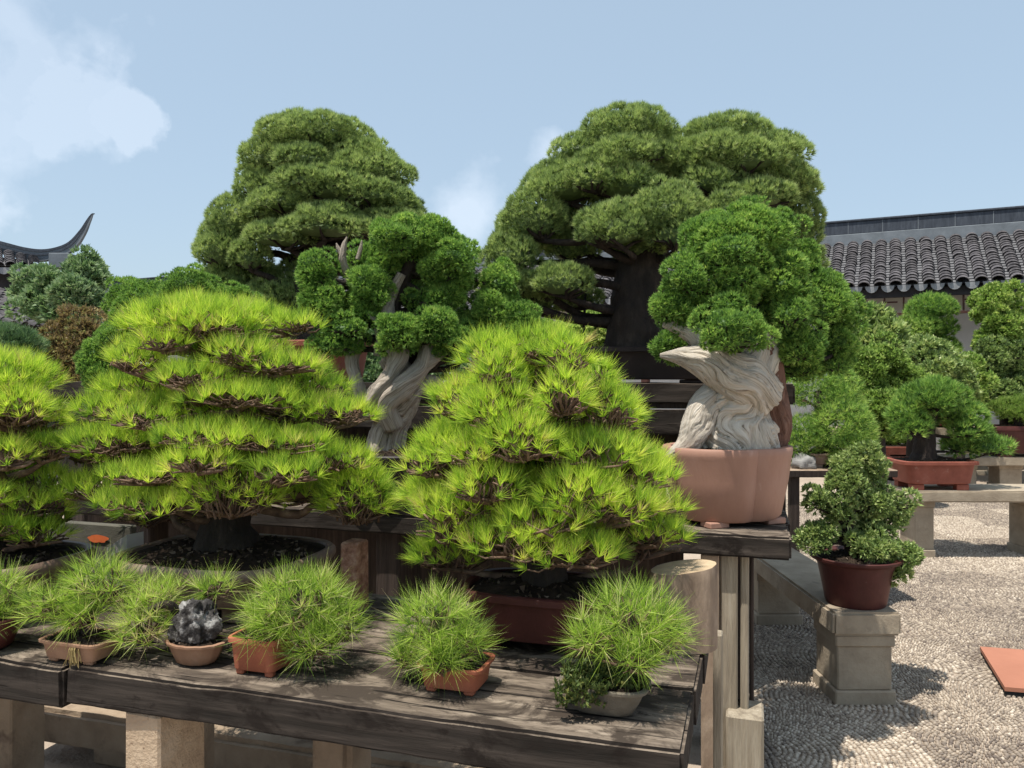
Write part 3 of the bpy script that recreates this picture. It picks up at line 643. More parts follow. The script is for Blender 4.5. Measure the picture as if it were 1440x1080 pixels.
# ------------------------------------------------------------------ timber and stone benches
BR = rad(-17)
def bl(c, lx, ly, z=0):  # bench-local to world
    return np.array((c[0]+lx*math.cos(BR)-ly*math.sin(BR), c[1]+lx*math.sin(BR)+ly*math.cos(BR), z))
WT = [M['wood_side'], M['wood_top']]
CA = (.319, 1.44); ZA = .85
ba = thing('plank_bench', 'low weathered timber bench carrying the row of small potted pines', 'bench', (*CA, 0), BR)
for i, (y0, y1) in enumerate(((0, .30), (.306, .555), (.561, .80))):
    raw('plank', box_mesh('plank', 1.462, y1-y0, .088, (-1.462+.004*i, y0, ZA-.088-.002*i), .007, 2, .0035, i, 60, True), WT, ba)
raw('leg', box_mesh('leg', .105, .16, ZA-.09, (-1.30, .012, 0), .006, 1, .003, 4), M['stone_warm'], ba)
raw('leg', box_mesh('leg', .13, .16, ZA-.09, (-1.13, .55, 0), .02, 2, .006, 5), M['stone_low'], ba)
raw('leg', box_mesh('leg', .12, .16, ZA-.09, (-.30, .10, 0), .006, 1, .003, 6), M['stone_warm'], ba)
raw('leg', box_mesh('leg', .12, .16, ZA-.09, (-.30, .55, 0), .006, 1, .003, 7), M['stone_low'], ba)
b2 = thing('plank_bench', 'thick dark timber bench butting against the small pine bench at its far end', 'bench', tuple(bl(CA, -1.466, -.008)), BR)
for i, (y0, y1) in enumerate(((0, .40), (.406, .80))):
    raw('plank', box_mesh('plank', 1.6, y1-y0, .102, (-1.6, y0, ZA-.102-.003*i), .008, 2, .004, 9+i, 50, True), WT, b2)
for x in (-1.0, -1.5):
    for y in (.1, .6): raw('leg', box_mesh('leg', .13, .14, ZA-.104, (x, y, 0), .006, 1, .003, 3), M['stone_low'], b2)
raw('leg', box_mesh('leg', .10, .12, ZA-.104, (-.22, .6, 0), .006, 1, .003, 3), M['stone_low'], b2)
CB = (.993, 2.75); ZB = .976
bb = thing('plank_bench', 'waist high dark timber bench under the pink brown pot and deadwood juniper', 'bench', (*CB, 0), BR)
for i, (y0, y1) in enumerate(((0, .31), (.316, .64))):
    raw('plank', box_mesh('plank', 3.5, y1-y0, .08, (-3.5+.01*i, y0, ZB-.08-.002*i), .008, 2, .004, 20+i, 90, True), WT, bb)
for j, (x0, x1, y0, y1, z1, m_) in enumerate(((-.315, -.25, .02, .12, ZB-.082, 'log_bark'), (-.246, -.185, .04, .12, ZB-.082, 'wood_grey'), (-.175, -.145, .05, .20, ZB-.082, 'wood_grey'),
     (-.142, -.125, .22, .30, ZB-.082, 'wood_dark_post'), (-1.66, -1.55, .05, .18, ZB-.082, 'wood_dark_post'), (-1.6, -1.5, .42, .56, ZB-.082, 'wood_dark_post'), (-2.95, -2.83, .05, .18, ZB-.082, 'wood_dark_post'), (-.3, -.16, .40, .54, ZB-.082, 'wood_dark_post'))):
    raw('leg', box_mesh('leg', x1-x0, y1-y0, z1, (x0, y0, 0), .005, 1, .003, 30+j), M[m_], bb)
raw('dark_backing', box_mesh('dark_backing', 3.05, .03, .72, (-3.45, .30, .172), .004, 1, .002, 44, 30), M['wood_dark_post'], bb)  # added dark panel, stands in for a dark block and deep shadow below
raw('leg_block', box_mesh('leg_block', .13, .16, .33, (-.235, -.02, 0), .008, 1, .003, 41), M['wood_grey'], bb).location.x = .012
CC = (1.332, 3.64); ZC = 1.517
bc = thing('plank_bench', 'tall dark timber stand at eye level carrying the two giant pines', 'bench', (*CC, 0), BR)
for i, (y0, y1) in enumerate(((0, .36), (.366, .74))):
    raw('plank', box_mesh('plank', 4.6, y1-y0, .10, (-4.6, y0, ZC-.10-.002*i), .008, 2, .004, 50+i, 60, True), WT, bc)
raw('rail_or_dark_fill', box_mesh('rail_or_dark_fill', 4.3, .10, .12, (-4.45, -.06, 1.268), .008, 2, .004, 53, 60, True), WT, bc)
raw('rail_or_dark_fill', box_mesh('rail_or_dark_fill', 4.3, .03, .4, (-4.45, .2, .98), .004, 1, .003, 54, 30), M['wood_dark_post'], bc)  # added dark sheet, keeps the bright wall behind from showing below the planks
raw('rail_or_dark_fill', box_mesh('rail_or_dark_fill', 4.3, .03, .06, (-4.45, .02, 1.392), .004, 1, .003, 54, 30), M['wood_dark_post'], bc)  # added dark strip filling the bright slit between plank and rail
for x in (-.35, -1.7, -3.1, -4.4):
    for y in (.05, .55): raw('leg', box_mesh('leg', .13, .13, ZC-.102, (x, y, 0), .006, 1, .003, 55), M['wood_dark_post'], bc)
# low stone slab between the benches
ls = thing('stone_slab', 'low brown stone slab lying behind the front bench legs in the sun', 'slab', tuple(bl(CA, -.1, .95)), BR)
raw('slab', box_mesh('slab', 2.6, .42, .145, (-2.6, 0, .075), .02, 2, .006, 60, 40), M['stone_low'], ls)
for x in (-2.3, -1.2, -.3): raw('block', box_mesh('block', .2, .3, .077, (x, .05, 0), .01, 1, .004, 61), M['stone_low'], ls)
# log stump on the back corner of the front bench
def stump():
    c = P(962, 797, 2.02); b = np.array((c[0], 2.02, ZA)); th = thing('log_stump', 'sawn log stump with pale cut face standing on the bench corner', 'stump', tuple(b))
    h = c[2]-ZA; n_ = 40; k_ = 16; V = []; r_ = .088
    for i in range(k_):
        z = h*i/(k_-1)
        for j in range(n_):
            a = 2*np.pi*j/n_; rr = r_*(1+.05*mnoise.noise(Vector((math.cos(a)*1.6, math.sin(a)*1.6, z*3))) + .02*mnoise.noise(Vector((math.cos(a)*9, math.sin(a)*9, z*9))))
            if i == k_-1: rr *= .965
            V.append((math.cos(a)*rr, math.sin(a)*rr*.8, z + (0.012*math.cos(a) if i > k_-3 else 0)))
    Fc = [(i*n_+j, i*n_+(j+1) % n_, (i+1)*n_+(j+1) % n_, (i+1)*n_+j) for i in range(k_-1) for j in range(n_)]
    raw('bark', poly_mesh('bark', V, Fc, True), M['log_bark'], th)
    top = V[-n_:]; raw('cut_face', poly_mesh('cut_face', [(x, y, z-.001) for x, y, z in top] + [(0, 0, h)], [(j, (j+1) % n_, n_) for j in range(n_)]), M['log_cut'], th)
    V, T = bark_tube([np.array((-.06, .01, .07)), np.array((-.15, .035, .075)), np.array((-.23, .05, .07))], [.072, .068, .066], 12, 20, .05, 3)
    V[:, 2] = np.maximum(V[:, 2], .0); raw('side_log', tri_mesh('side_log', V, T, None, True), M['log_bark'], th)
stump()
bt = thing('timber_batten', 'narrow pale batten standing upright beside the bench end', 'batten', tuple(P(1009, HY, 2.28)*np.array((1, 1, 0))), BR)
raw('batten', box_mesh('batten', .026, .05, .79, (-.013, 0, 0), .004, 1, .002, 70), M['wood_grey'], bt)

def stone_bench(label, x0, x1, y0, y1, h, t, legs, m='stone', group=None):
    th = thing('stone_bench', label, 'bench', ((x0+x1)/2, (y0+y1)/2, 0)); B = np.array(th.location)
    raw('slab', box_mesh('slab', x1-x0, y1-y0, t, (x0-B[0], y0-B[1], h-t), .012, 2, .003, x0, 12), M[m], th)
    for (lx, ly, lw, ld) in legs:
        lg = raw('leg', box_mesh('leg', lw*.86, ld*.86, h-t-.055-.07, (lx-lw*.43-B[0], ly-ld*.43-B[1], .07), .006, 1, .002, 2), M[m], th)
        raw('cap', box_mesh('cap', lw*.93, ld*.93, .056, (lx-lw*.465-B[0], ly-ld*.465-B[1], h-t-.057), .006, 1, .002, 3), M[m], lg)
        raw('base', box_mesh('base', lw*.95, ld*.95, .071, (lx-lw*.475-B[0], ly-ld*.475-B[1], 0), .006, 1, .002, 4), M[m], lg)
    return th
stone_bench('beige stone bench holding the azalea bonsai, end on beside the pink brown pot', 1.505, 1.825, 3.62, 5.25, .445, .11, [(1.665, 3.78, .30, .30), (1.665, 4.95, .30, .30)])
stone_bench('beige stone bench carrying the layered pine in a rectangular red pot', 3.36, 5.6, 6.52, 6.98, .585, .095, [(3.53, 6.75, .19, .3), (4.55, 6.8, .24, .3), (5.4, 6.75, .2, .3)])
stone_bench('grey stone bench behind the layered pine, holding a low yellow bush', 4.7, 8.2, 10.5, 11.0, .46, .12, [(6.25, 10.75, .3, .3), (6.85, 10.75, .36, .3), (5.0, 10.75, .3, .3)])
# back benches on which the far plants stand (behind foliage)
stone_bench('long far stone bench under the shrubs before the corridor wall', 5.0, 9.6, 12.1, 12.6, .75, .12, [(5.4, 12.35, .3, .3), (7.4, 12.35, .3, .3), (9.2, 12.35, .3, .3)])
# tilted board lying on the paving
ob = thing('clay_board', 'flat orange brown board lying on the pebble paving', 'board', (0, 0, 0))
c4 = [(1378, 909), (1490, 917), (1520, 975), (1413, 966)]
gp = [np.array(((x-720)*(CH-.05)/(y-HY), (CH-.05)*F/(y-HY), .05)) for x, y in c4]; ctr = np.mean(gp, 0); ob.location = (ctr[0], ctr[1], 0)
lo_ = [np.array((g[0]-ctr[0], g[1]-ctr[1], 0)) for g in gp]
def slab_poly(z0, z1, s=1): 
    V = [(v[0]*s, v[1]*s, z0) for v in lo_] + [(v[0]*s, v[1]*s, z1) for v in lo_]
    return V, [(3, 2, 1, 0), (4, 5, 6, 7)] + [(i, (i+1) % 4, (i+1) % 4+4, i+4) for i in range(4)]
for o_ in (raw('board', poly_mesh('board', *slab_poly(.03, .05)), M['orange_board'], ob), raw('edge_frame', poly_mesh('edge_frame', *slab_poly(.0, .0299, .985)), M['black'], ob)):
    f0 = o_.data; 
# grey board with an orange mark and a white block beneath the back bench
gb = thing('grey_board', 'grey board with an orange red patch standing before the dark bench', 'board', (float(P(120, HY, 2.76)[0]), 2.76, ZA), BR)
zt = float(P(120, 736, 2.76)[2]) - ZA
raw('panel', box_mesh('panel', .62, .03, zt, (-.42, 0, 0), .004), M['grey_board'], gb)
r = np.random.default_rng(4); a = np.linspace(0, 2*np.pi, 22, endpoint=False); rr = 1+.25*np.array([mnoise.noise(Vector((math.cos(t)*2, math.sin(t)*2, .3))) for t in a])
raw('orange_patch', poly_mesh('orange_patch', [(.06+math.cos(t)*.045*k_, -.004, zt-.05+math.sin(t)*.014*k_) for t, k_ in zip(a, rr)], [tuple(range(22))]), M['orange_paint'], gb)
wb_ = P(176, 775, 2.6); wb = thing('white_block', 'white block behind the flat brown tray', 'block', (wb_[0], wb_[1], ZA), rad(-30))
raw('block', poly_mesh('block', [(-.055, -.03, 0), (.055, -.03, 0), (.055, .03, 0), (-.055, .03, 0), (-.055, -.03, wb_[2]-ZA+.01), (.055, -.03, wb_[2]-ZA+.066), (.055, .03, wb_[2]-ZA+.066), (-.055, .03, wb_[2]-ZA+.01)],
    [(3, 2, 1, 0), (4, 5, 6, 7), (0, 1, 5, 4), (1, 2, 6, 5), (2, 3, 7, 6), (3, 0, 4, 7)]), M['white'], wb)
bp_ = P(498, 760, 2.32); bk = thing('brick_pier', 'rough red brown pier in sun beside the flat brown tray', 'pier', (bp_[0], bp_[1], ZA), BR)
raw('pier', box_mesh('pier', .06, .07, bp_[2]-ZA, (-.03, -.035, 0), .006, 1, .004, 5, 8), M['red_pebble'], bk)

ps = thing('plank_bench', 'narrow brown plank shelf with rocks at the foot of the spiky pine', 'bench', (2.2, 5.35, 0))
raw('plank', box_mesh('plank', .75, .4, .05, (-.38, -.2, .88), .005, 1, .003, 80, 14, True), [M['wood_dark_post'], M['log_bark']], ps)
for x in (-.33, .26):
    for y in (-.16, .1): raw('leg', box_mesh('leg', .06, .06, .882, (x, y, 0), .004, 1, .002, 81), M['wood_dark_post'], ps)
# ------------------------------------------------------------------ the bonsai
def on_A(px, d): return (float((px-720)*d/F), d, ZA)
# --- centre pine in maroon pot
d = 2.06; b = on_A(762, d)
bonsai('potted_pine', 'dense cone shaped lime green pine in a maroon pot behind two small terracotta pots', 'bonsai', b, 'lime', tiers([(457, 725, 785), (475, 698, 808), (515, 655, 862), (560, 618, 902), (600, 590, 934), (650, 562, 962), (700, 553, 975), (785, 549, 988)], [498, 545, 595, 642, 688, 730, 772], 2.06, 5, 7, thick=1.05, lw=(.28, .44), helix=.95, jit=.22, bias=.12),
  [(768, 838, 36, 0), (762, 775, 24, 0), (752, 720, 20, .01), (770, 660, 17, 0), (752, 600, 14, .01), (757, 540, 10, 0)], 11,
  ((0, .0, 0, .42, .30, .150, 'soft', 'rect', M['maroon']), dict(rot=BR, seed=1, dome=.025)), twigs=34)
# --- left pine in flat brown tray
d = 2.42; b = on_A(318, d-.02)
bonsai('potted_pine', 'spreading lime green pine with open layered branches in a flat brown tray', 'bonsai', b, 'lime', tiers([(416, 250, 345), (432, 195, 395), (465, 150, 435), (505, 138, 475), (560, 105, 495), (620, 75, 540), (660, 62, 560), (715, 75, 566)], [466, 502, 542, 586, 626, 666, 704], 2.42, 8, 6, thick=.80, lw=(.24, .46), helix=1.15, jit=.42, bias=.1)
  + [(440, 566, 645, 716, -.12, .8), (245, 400, 640, 708, -.26, .6)],
  [(318, 768, 46, 0), (318, 735, 33, 0), (330, 690, 25, 0), (312, 630, 21, .02), (290, 565, 18, 0), (300, 510, 17, .02), (298, 465, 10, 0)], 12,
  ((0, 0, 0, .62, .50, .165, 'soft', 'tray', M['brownpot']), dict(rot=BR, seed=2, dome=.03, crumbs=700, foot_h=.03)), twigs=64, over=dict(sp=.0275))
# --- far left pine, cut by the frame
d = 2.35; b = on_A(-25, d)
bonsai('potted_pine', 'tiered lime green pine in a wide dark brown pot at the bench end', 'bonsai', b, 'lime', tiers([(490, -50, 40), (510, -110, 85), (560, -140, 105), (640, -155, 112), (755, -165, 118)], [545, 605, 655, 700, 745], 2.35, 9, 6, thick=.72, lw=(.30, .48), helix=.8, jit=.3),
  [(-15, 790, 38, 0), (-20, 740, 30, 0), (-5, 690, 24, 0), (-30, 630, 20, 0), (-15, 570, 15, 0), (-20, 520, 9, 0)], 13,
  ((0, 0, 0, .62, .42, .17, 'soft', 'tray', M['brownpot']), dict(rot=BR, seed=3, dome=.02, crumbs=500, foot_h=.03)), twigs=40, over=dict(sp=.027))
# --- small pines along the front of the bench
def small(label, px, d, pads, trunk, seed, wx, wy, h, shape, prof, m, rot=BR, feet=True, over={}, dome=.012):
    pads = [(a-2, b_+2, c+4, e+2, f) + tuple(g) for (a, b_, c, e, f, *g) in pads]
    return bonsai('potted_pine', label, 'bonsai', on_A(px, d), 'small', pads, trunk, seed, ((0, 0, 0, wx, wy, h, shape, prof, M[m]), dict(rot=rot, seed=seed, feet=feet, dome=dome, crumbs=160, n=40, foot_h=.007)), twigs=26, over=over, branch_r=.005)
s5, _ = small('small bushy pine in a rounded grey stone pot with ground cover', 850, 1.63, [(812, 965, 808, 905, .02, .9), (780, 890, 850, 915, -.03, .8), (870, 985, 835, 915, 0, .8), (830, 950, 880, 945, -.06, .7)],
  [(862, 985, 9), (880, 950, 8), (885, 900, 7), (888, 860, 4)], 21, .19, .125, .062, 'soft', 'bowl', 'greypot', feet=False)
small('small round pine in a shallow square terracotta pot', 642, 1.75, [(545, 680, 815, 910, 0, .9), (525, 620, 880, 940, .03, .8), (600, 700, 850, 930, -.03, .9), (580, 660, 880, 945, -.06, .8)],
  [(640, 945, 8), (628, 920, 7), (618, 890, 6), (612, 855, 4)], 22, .155, .125, .062, 'rect', 'rect', 'terra')
small('small bushy pine in a deep square terracotta pot', 372, 1.85, [(345, 500, 785, 880, 0, .9), (330, 420, 830, 905, -.04, .8), (420, 525, 830, 905, 0, .8), (385, 490, 860, 925, -.06, .8)],
  [(370, 915, 8), (385, 885, 7), (415, 860, 6), (425, 830, 4)], 23, .135, .12, .090, 'rect', 'rect', 'terra')
s2, _ = small('small pine leaning over a dark rock in a fluted oval pot', 276, 1.90, [(150, 255, 812, 905, 0, .8), (175, 275, 800, 850, .05, .8), (255, 345, 795, 840, .06, .8)],
  [(262, 905, 7, .02), (255, 870, 7, .03), (235, 850, 6, 0), (205, 860, 4, 0)], 24, .158, .11, .056, 'fluted', 'bowl', 'tanpot', feet=False, over=dict(tb=.66))
s1, _ = small('small leaning pine in a shallow tan tray tied with straw', 118, 1.93, [(85, 205, 768, 850, .02, .9), (25, 120, 805, 868, -.02, .8), (60, 170, 830, 880, -.03, .7)],
  [(122, 905, 9), (125, 880, 8), (130, 855, 6), (130, 820, 4)], 25, .185, .12, .055, 'rect', 'rect', 'tanpot')
small('small pine in a round maroon pot at the bench end', -22, 2.0, [(-50, 50, 785, 870, 0, .9), (-60, 30, 830, 885, -.04, .8)],
  [(-22, 880, 8), (-15, 850, 7), (-10, 820, 4)], 26, .20, .18, .085, 'round', 'bowl', 'maroon', feet=False)
# ground cover round the grey pot, rock in the oval pot
r = np.random.default_rng(31); A = Acc(); q = np.stack([r.uniform(-.085, .085, 500), r.uniform(-.055, .055, 500), r.uniform(.056, .082, 500)], 1)
q2 = np.stack([r.uniform(-.11, .0, 130), r.uniform(-.075, -.05, 130), r.uniform(.03, .08, 130)], 1)
blades(A, np.vstack([q, q2]), unit(np.array([[0, -.3, 1.]]) + r.normal(0, .3, (630, 3))), 5, .011, .006, 1., r, np.full(630, .45), .25, quad=True)
raw('ground_cover', A.mesh('ground_cover'), M['moss'], s5, 'stuff')
def rock(name, c, sx, sy, sz, seed, m, parent=None, label=None, sub=4):
    bm = bmesh.new(); bmesh.ops.create_icosphere(bm, subdivisions=sub, radius=1)
    for v in bm.verts:
        p_ = v.co.copy(); k_ = 1 + .42*mnoise.noise(p_*1.4+Vector((seed, 0, 0))) - .30*abs(mnoise.noise(p_*2.6+Vector((0, seed, 0)))) - .20*abs(mnoise.noise(p_*5.5+Vector((0, 0, seed)))) + .12*mnoise.noise(p_*13) + .15
        v.co = Vector((p_.x*sx*k_, p_.y*sy*k_, max(p_.z*sz*k_, -sz*.55)))
    me = bpy.data.meshes.new(name); bm.to_mesh(me); bm.free()
    me.polygons.foreach_set('use_smooth', [True]*len(me.polygons))
    o = raw(name, me, m, parent); o.location = c
    if label: o['label'] = label; o['category'] = 'rock'
    return o
rock('rock', (0, -.005, .095), .054, .038, .064, 2.2, M['rock'], s2, None, 5)
A = Acc(); r = np.random.default_rng(3)
for i in range(26):
    x_ = r.normal(.012, .007); y_ = -.062 - .29*x_*0 + r.normal(0, .002); e_ = (x_+r.normal(0, .008), y_-.008+r.normal(0, .003), r.uniform(.001, .018))
    A.add(*tube([(x_*.6+.004, y_+.012, .056), (x_, y_-.004, .042), e_], [.0011, .0011, .0008], 4, 5))
raw('straw_tie', A.mesh('straw_tie'), M['straw'], s1, 'stuff')
# ------------------------------------------------------------------ deadwood junipers
def dead_tube(pts, radii, n=70, sides=72, seed=0, amp=.16, twist=2.2, flat=1.0, k=2.4):
    """ridged, twisting deadwood; also returns grain coordinates"""
    R_ = np.interp(np.linspace(0, 1, n), np.linspace(0, 1, len(radii)), radii); c = resample(pts, n)
    V, T = tube(c, R_, sides); ctr = np.repeat(c, sides, 0); o = V-ctr
    G = np.zeros((len(V), 3)); kk = np.zeros(len(V))
    for i in range(n):
        t = i/(n-1); tw_ = twist*t + .5*mnoise.noise(Vector((t*4, seed, 0)))
        for j in range(sides):
            ph = 2*np.pi*j/sides + tw_ + .42*mnoise.noise(Vector((math.cos(2*np.pi*j/sides)*1.3, math.sin(2*np.pi*j/sides)*1.3+seed, t*3.4)))
            g = Vector((math.cos(ph)*k, math.sin(ph)*k, t*1.6+seed))
            n1 = mnoise.noise(g); n2 = mnoise.noise(g*2.7); n3 = mnoise.noise(Vector((math.cos(ph)*9, math.sin(ph)*9, t*3+seed)))
            n4 = mnoise.noise(Vector((math.cos(ph)*3.1+9, math.sin(ph)*3.1, t*2.2+seed))); kk[i*sides+j] = 1.25*n1 - .7*abs(n2) + .40*n3 - .9*max(0., .06-abs(n4))/.06
            G[i*sides+j] = (math.cos(ph)*1.6, math.sin(ph)*1.6, t*np.linalg.norm(np.diff(c, axis=0), axis=1).sum()*6+seed)
    return V + o*(amp*kk)[:, None], T, G
def dead_obj(name, parts, parent, B, m):
    V = []; T = []; G = []; n = 0
    for v, t, g in parts: V.append(v); T.append(t+n); G.append(g); n += len(v)
    me = tri_mesh(name, np.vstack(V)-B, np.vstack(T), None, True)
    a = me.attributes.new('grain', 'FLOAT_VECTOR', 'POINT'); a.data.foreach_set('vector', np.ascontiguousarray(np.vstack(G), dtype=np.float32).ravel())
    return raw(name, me, m, parent)
# right juniper
d = 3.10; b = (float((1022-720)*d/F), d, ZB); q = lambda x, y, dd=0: P(x, y, d+dd)
thj, crj = bonsai('potted_juniper', 'cloud pruned juniper with thick bleached twisted trunk in a pink brown lobed pot', 'bonsai', b, 'juni', [
  (948, 1128, 287, 372, 0, .85), (938, 1010, 345, 412, -.08, .9), (1010, 1080, 358, 412, -.12, .9), (1062, 1140, 345, 412, -.05, .9), (1090, 1160, 330, 390, .14, .9), (960, 1090, 310, 380, -.10, .8),
  (915, 1000, 392, 470, -.05, .9), (985, 1075, 392, 440, -.14, .8), (1060, 1150, 388, 462, -.10, .85), (1120, 1200, 372, 450, .05, .9), (1140, 1212, 400, 470, .12, .9), (930, 1090, 390, 460, .2, .8),
  (967, 1092, 428, 490, -.20, .7), (1090, 1165, 448, 505, -.05, .85), (1140, 1206, 450, 520, .08, .85), (1085, 1160, 480, 532, .10, .9), (918, 970, 462, 508, .20, .9), (1060, 1130, 440, 490, .05, .8)],
  [(1050, 560, 22, .04), (1060, 500, 24, .03), (1050, 440, 20, .03), (1040, 380, 14, .02), (1035, 330, 6, 0)], 41,
  ((0, 0, 0, .535, .44, .30, 'lobed', 'lobed', M['pink']), dict(rot=rad(20), seed=41, dome=.03, crumbs=600, n=80, foot_h=.012)), bark='bark')
Bj = np.array(b)
dead_obj('deadwood', [
  dead_tube([q(1032, 652), q(1030, 618), q(1030, 582), q(1042, 548, -.01), q(1058, 512, .0), q(1062, 470, .02)], [.178, .172, .150, .118, .105, .085], 120, 150, 1.3, .135, .9, k=1.8),
  dead_tube([q(1075, 560, -.04), q(1040, 532, -.10), q(1000, 512, -.11), q(965, 502, -.10), q(928, 500, -.09)], [.085, .10, .075, .042, .008], 80, 100, 4.1, .15, .9),
  dead_tube([q(1020, 520, -.06), q(1000, 490, -.07), q(982, 475, -.06), q(960, 462, -.05), q(932, 455, -.04)], [.06, .05, .045, .032, .012], 40, 60, 7.7, .2, .8),
  dead_tube([q(1018, 540, -.02), q(990, 572, -.06), q(978, 602, -.08), q(966, 626, -.09), q(936, 643, -.10)], [.05, .066, .062, .045, .012], 50, 60, 9.7, .13, .5)], thj, Bj, M['dead'])
dead_obj('live_vein', [dead_tube([q(1082, 640, .01), q(1088, 590, -.0), q(1082, 550, -.01), q(1080, 515, -.03), q(1062, 485, -.03), q(1040, 465, .0)], [.055, .062, .058, .055, .055, .04], 60, 60, 12.2, .2, 1.2)], thj, Bj, M['dead_red'])
# centre-left juniper with sinuous trunks
d = 3.38; b = (float((545-720)*d/F), d, ZB); q = lambda x, y, dd=0: P(x, y, d+dd)
thj, crj = bonsai('potted_juniper', 'juniper with rounded foliage clouds over many sinuous grey trunks in a black pot', 'bonsai', b, 'juni', [
  (508, 668, 296, 372, 0, .8), (585, 676, 335, 395, -.05, .8), (520, 600, 310, 355, -.08, .8), (500, 570, 350, 385, .05, .8),
  (411, 478, 348, 400, 0, .9), (411, 492, 382, 452, -.02, .9), (482, 550, 345, 375, .12, .9), (485, 570, 368, 425, -.06, .8), (530, 600, 375, 420, .12, .8),
  (415, 525, 440, 498, -.04, .9), (590, 665, 388, 450, .02, .9), (523, 600, 436, 488, -.10, .8), (575, 662, 425, 485, -.12, .8), (600, 668, 450, 500, -.05, .8),
  (652, 730, 370, 425, .10, .9), (655, 725, 392, 475, .06, .9), (690, 762, 425, 478, .02, .9), (470, 560, 405, 455, .0, .9), (555, 640, 395, 445, .05, .9), (420, 500, 400, 450, .1, .9), (600, 670, 360, 410, .08, .9), (640, 700, 430, 485, .05, .9), (540, 620, 330, 385, .1, .9)],
  [(560, 520, 12, .05), (548, 470, 12, .05), (555, 420, 11, .05), (578, 370, 9, .04), (590, 330, 5, 0)], 42,
  ((0, 0, 0, .60, .46, .25, 'lobed', 'lobed', M['blackpot']), dict(rot=BR, seed=42, dome=.03, crumbs=400)), bark='bark')
S = []
for i, (pp, rr) in enumerate((
  ([q(540, 640), q(548, 600), q(560, 570), q(572, 545), q(562, 520), q(545, 500)], [.085, .075, .085, .06, .055, .05]),
  ([q(525, 590, -.04), q(510, 560, -.05), q(500, 530, -.04), q(495, 505, -.02), q(505, 480, 0)], [.04, .03, .028, .032, .03]),
  ([q(515, 572, -.07), q(535, 548, -.09), q(552, 525, -.08), q(560, 500, -.06), q(552, 470, -.02)], [.035, .045, .04, .05, .045]),
  ([q(555, 600, -.06), q(545, 570, -.10), q(565, 545, -.11), q(590, 520, -.08), q(600, 495, -.05), q(598, 470, 0)], [.05, .04, .05, .04, .035, .03]),
  ([q(570, 560, -.08), q(585, 530, -.08), q(608, 505, -.06), q(632, 498, -.04)], [.03, .03, .03, .008]),
  ([q(560, 580, -.05), q(585, 550, -.06), q(605, 535, -.03), q(622, 540, -.02)], [.035, .03, .025, .015]),
  ([q(530, 500, -.02), q(533, 480, -.03), q(530, 462, -.02)], [.016, .014, .012]),
  ([q(540, 470, .0), q(545, 445, -.02), q(548, 420, 0), q(565, 385, .0)], [.03, .03, .028, .02]),
  ([q(545, 455, -.05), q(528, 450, -.06), q(515, 438, -.06)], [.012, .011, .006]),
  ([q(488, 385, .0), q(482, 365, -.02), q(484, 345, -.02), q(488, 333, -.02)], [.016, .017, .012, .003]),
  ([q(482, 362, -.02), q(476, 350, -.02), q(473, 342, -.02)], [.010, .009, .003]),
  ([q(503, 365, .0), q(507, 350, 0), q(509, 338, 0)], [.010, .009, .003]))):
    S.append(dead_tube(pp, rr, 36, 36, 20+i*3.1, .17, 1.2))
dead_obj('deadwood', S, thj, np.array(b), M['dead_grey'])
# juniper in the red pot at the left
d = 3.85; b = (float((245-720)*d/F), d, ZB)
bonsai('potted_juniper', 'fan leaved green juniper in a red pot behind the spreading pine', 'bonsai', b, 'juni', [
  (150, 260, 392, 470, 0, .9), (215, 330, 372, 450, .1, .9), (108, 165, 475, 545, -.05, .9), (130, 230, 440, 500, -.05, .9), (255, 400, 395, 460, .15, .8), (120, 200, 500, 580, .05, .9)],
  [(245, 660, 22, 0), (235, 600, 18, 0), (225, 530, 14, 0), (220, 450, 8, 0)], 43,
  ((0, 0, 0, .50, .40, .19, 'soft', 'rect', M['redpot']), dict(rot=BR, seed=43)))
# ------------------------------------------------------------------ the two giant pines
d = 4.20; b = (float((912-720)*d/F), d, ZC)
bonsai('giant_pine', 'giant twin domed pine with black trunk in a long black pot on the tall stand', 'bonsai', b, 'five', tiers([(152, 858, 915), (165, 830, 945), (200, 795, 965), (250, 745, 960), (280, 722, 930)], [195, 230, 268], 4.2, 3, 7, thick=1.0, lw=(.38, .58), helix=.7, jit=.2, bias=.05)
  + tiers([(163, 980, 1045), (178, 955, 1075), (205, 940, 1108), (240, 930, 1148), (280, 940, 1158)], [200, 235, 272], 4.2, 4, 7, thick=1.0, lw=(.38, .58), helix=.7, jit=.2, bias=.05)
  + [(706, 800, 258, 318, -.05, .9), (692, 770, 290, 345, .05, .9), (676, 760, 325, 368, -.05, .9), (880, 1000, 252, 312, -.32, .6), (975, 1080, 258, 316, -.28, .6), (800, 890, 288, 332, -.25, .7), (730, 810, 300, 340, .2, .8),
  (1070, 1158, 268, 312, .05, .9), (1100, 1156, 292, 336, .10, .9), (672, 752, 368, 408, -.05, .9), (735, 842, 368, 404, -.14, .6), (700, 790, 380, 412, .05, .8), (1090, 1160, 330, 378, .25, .9), (840, 950, 250, 300, .3, .8), (950, 1080, 250, 300, .3, .8), (905, 1015, 186, 240, .0, .9), (815, 930, 280, 330, -.3, .6), (900, 1010, 290, 335, -.34, .6), (855, 935, 318, 352, -.1, .8), (770, 850, 262, 315, .1, .9), (760, 845, 325, 358, .12, .8), (700, 800, 396, 430, .1, .7), (860, 950, 290, 330, .15, .8), (780, 850, 395, 425, .1, .7)],
  [(900, 495, 56, 0), (900, 455, 45, 0), (903, 400, 38, 0), (905, 340, 34, 0), (910, 280, 26, 0), (895, 230, 15, 0), (890, 190, 7, 0)], 51,
  ((0, 0, 0, .86, .52, .19, 'rect', 'rect', M['blackpot']), dict(rot=BR, seed=51, dome=.03, foot_h=.006)), branch_r=.03)
d = 4.78; b = (float((432-720)*d/F), d, ZC)
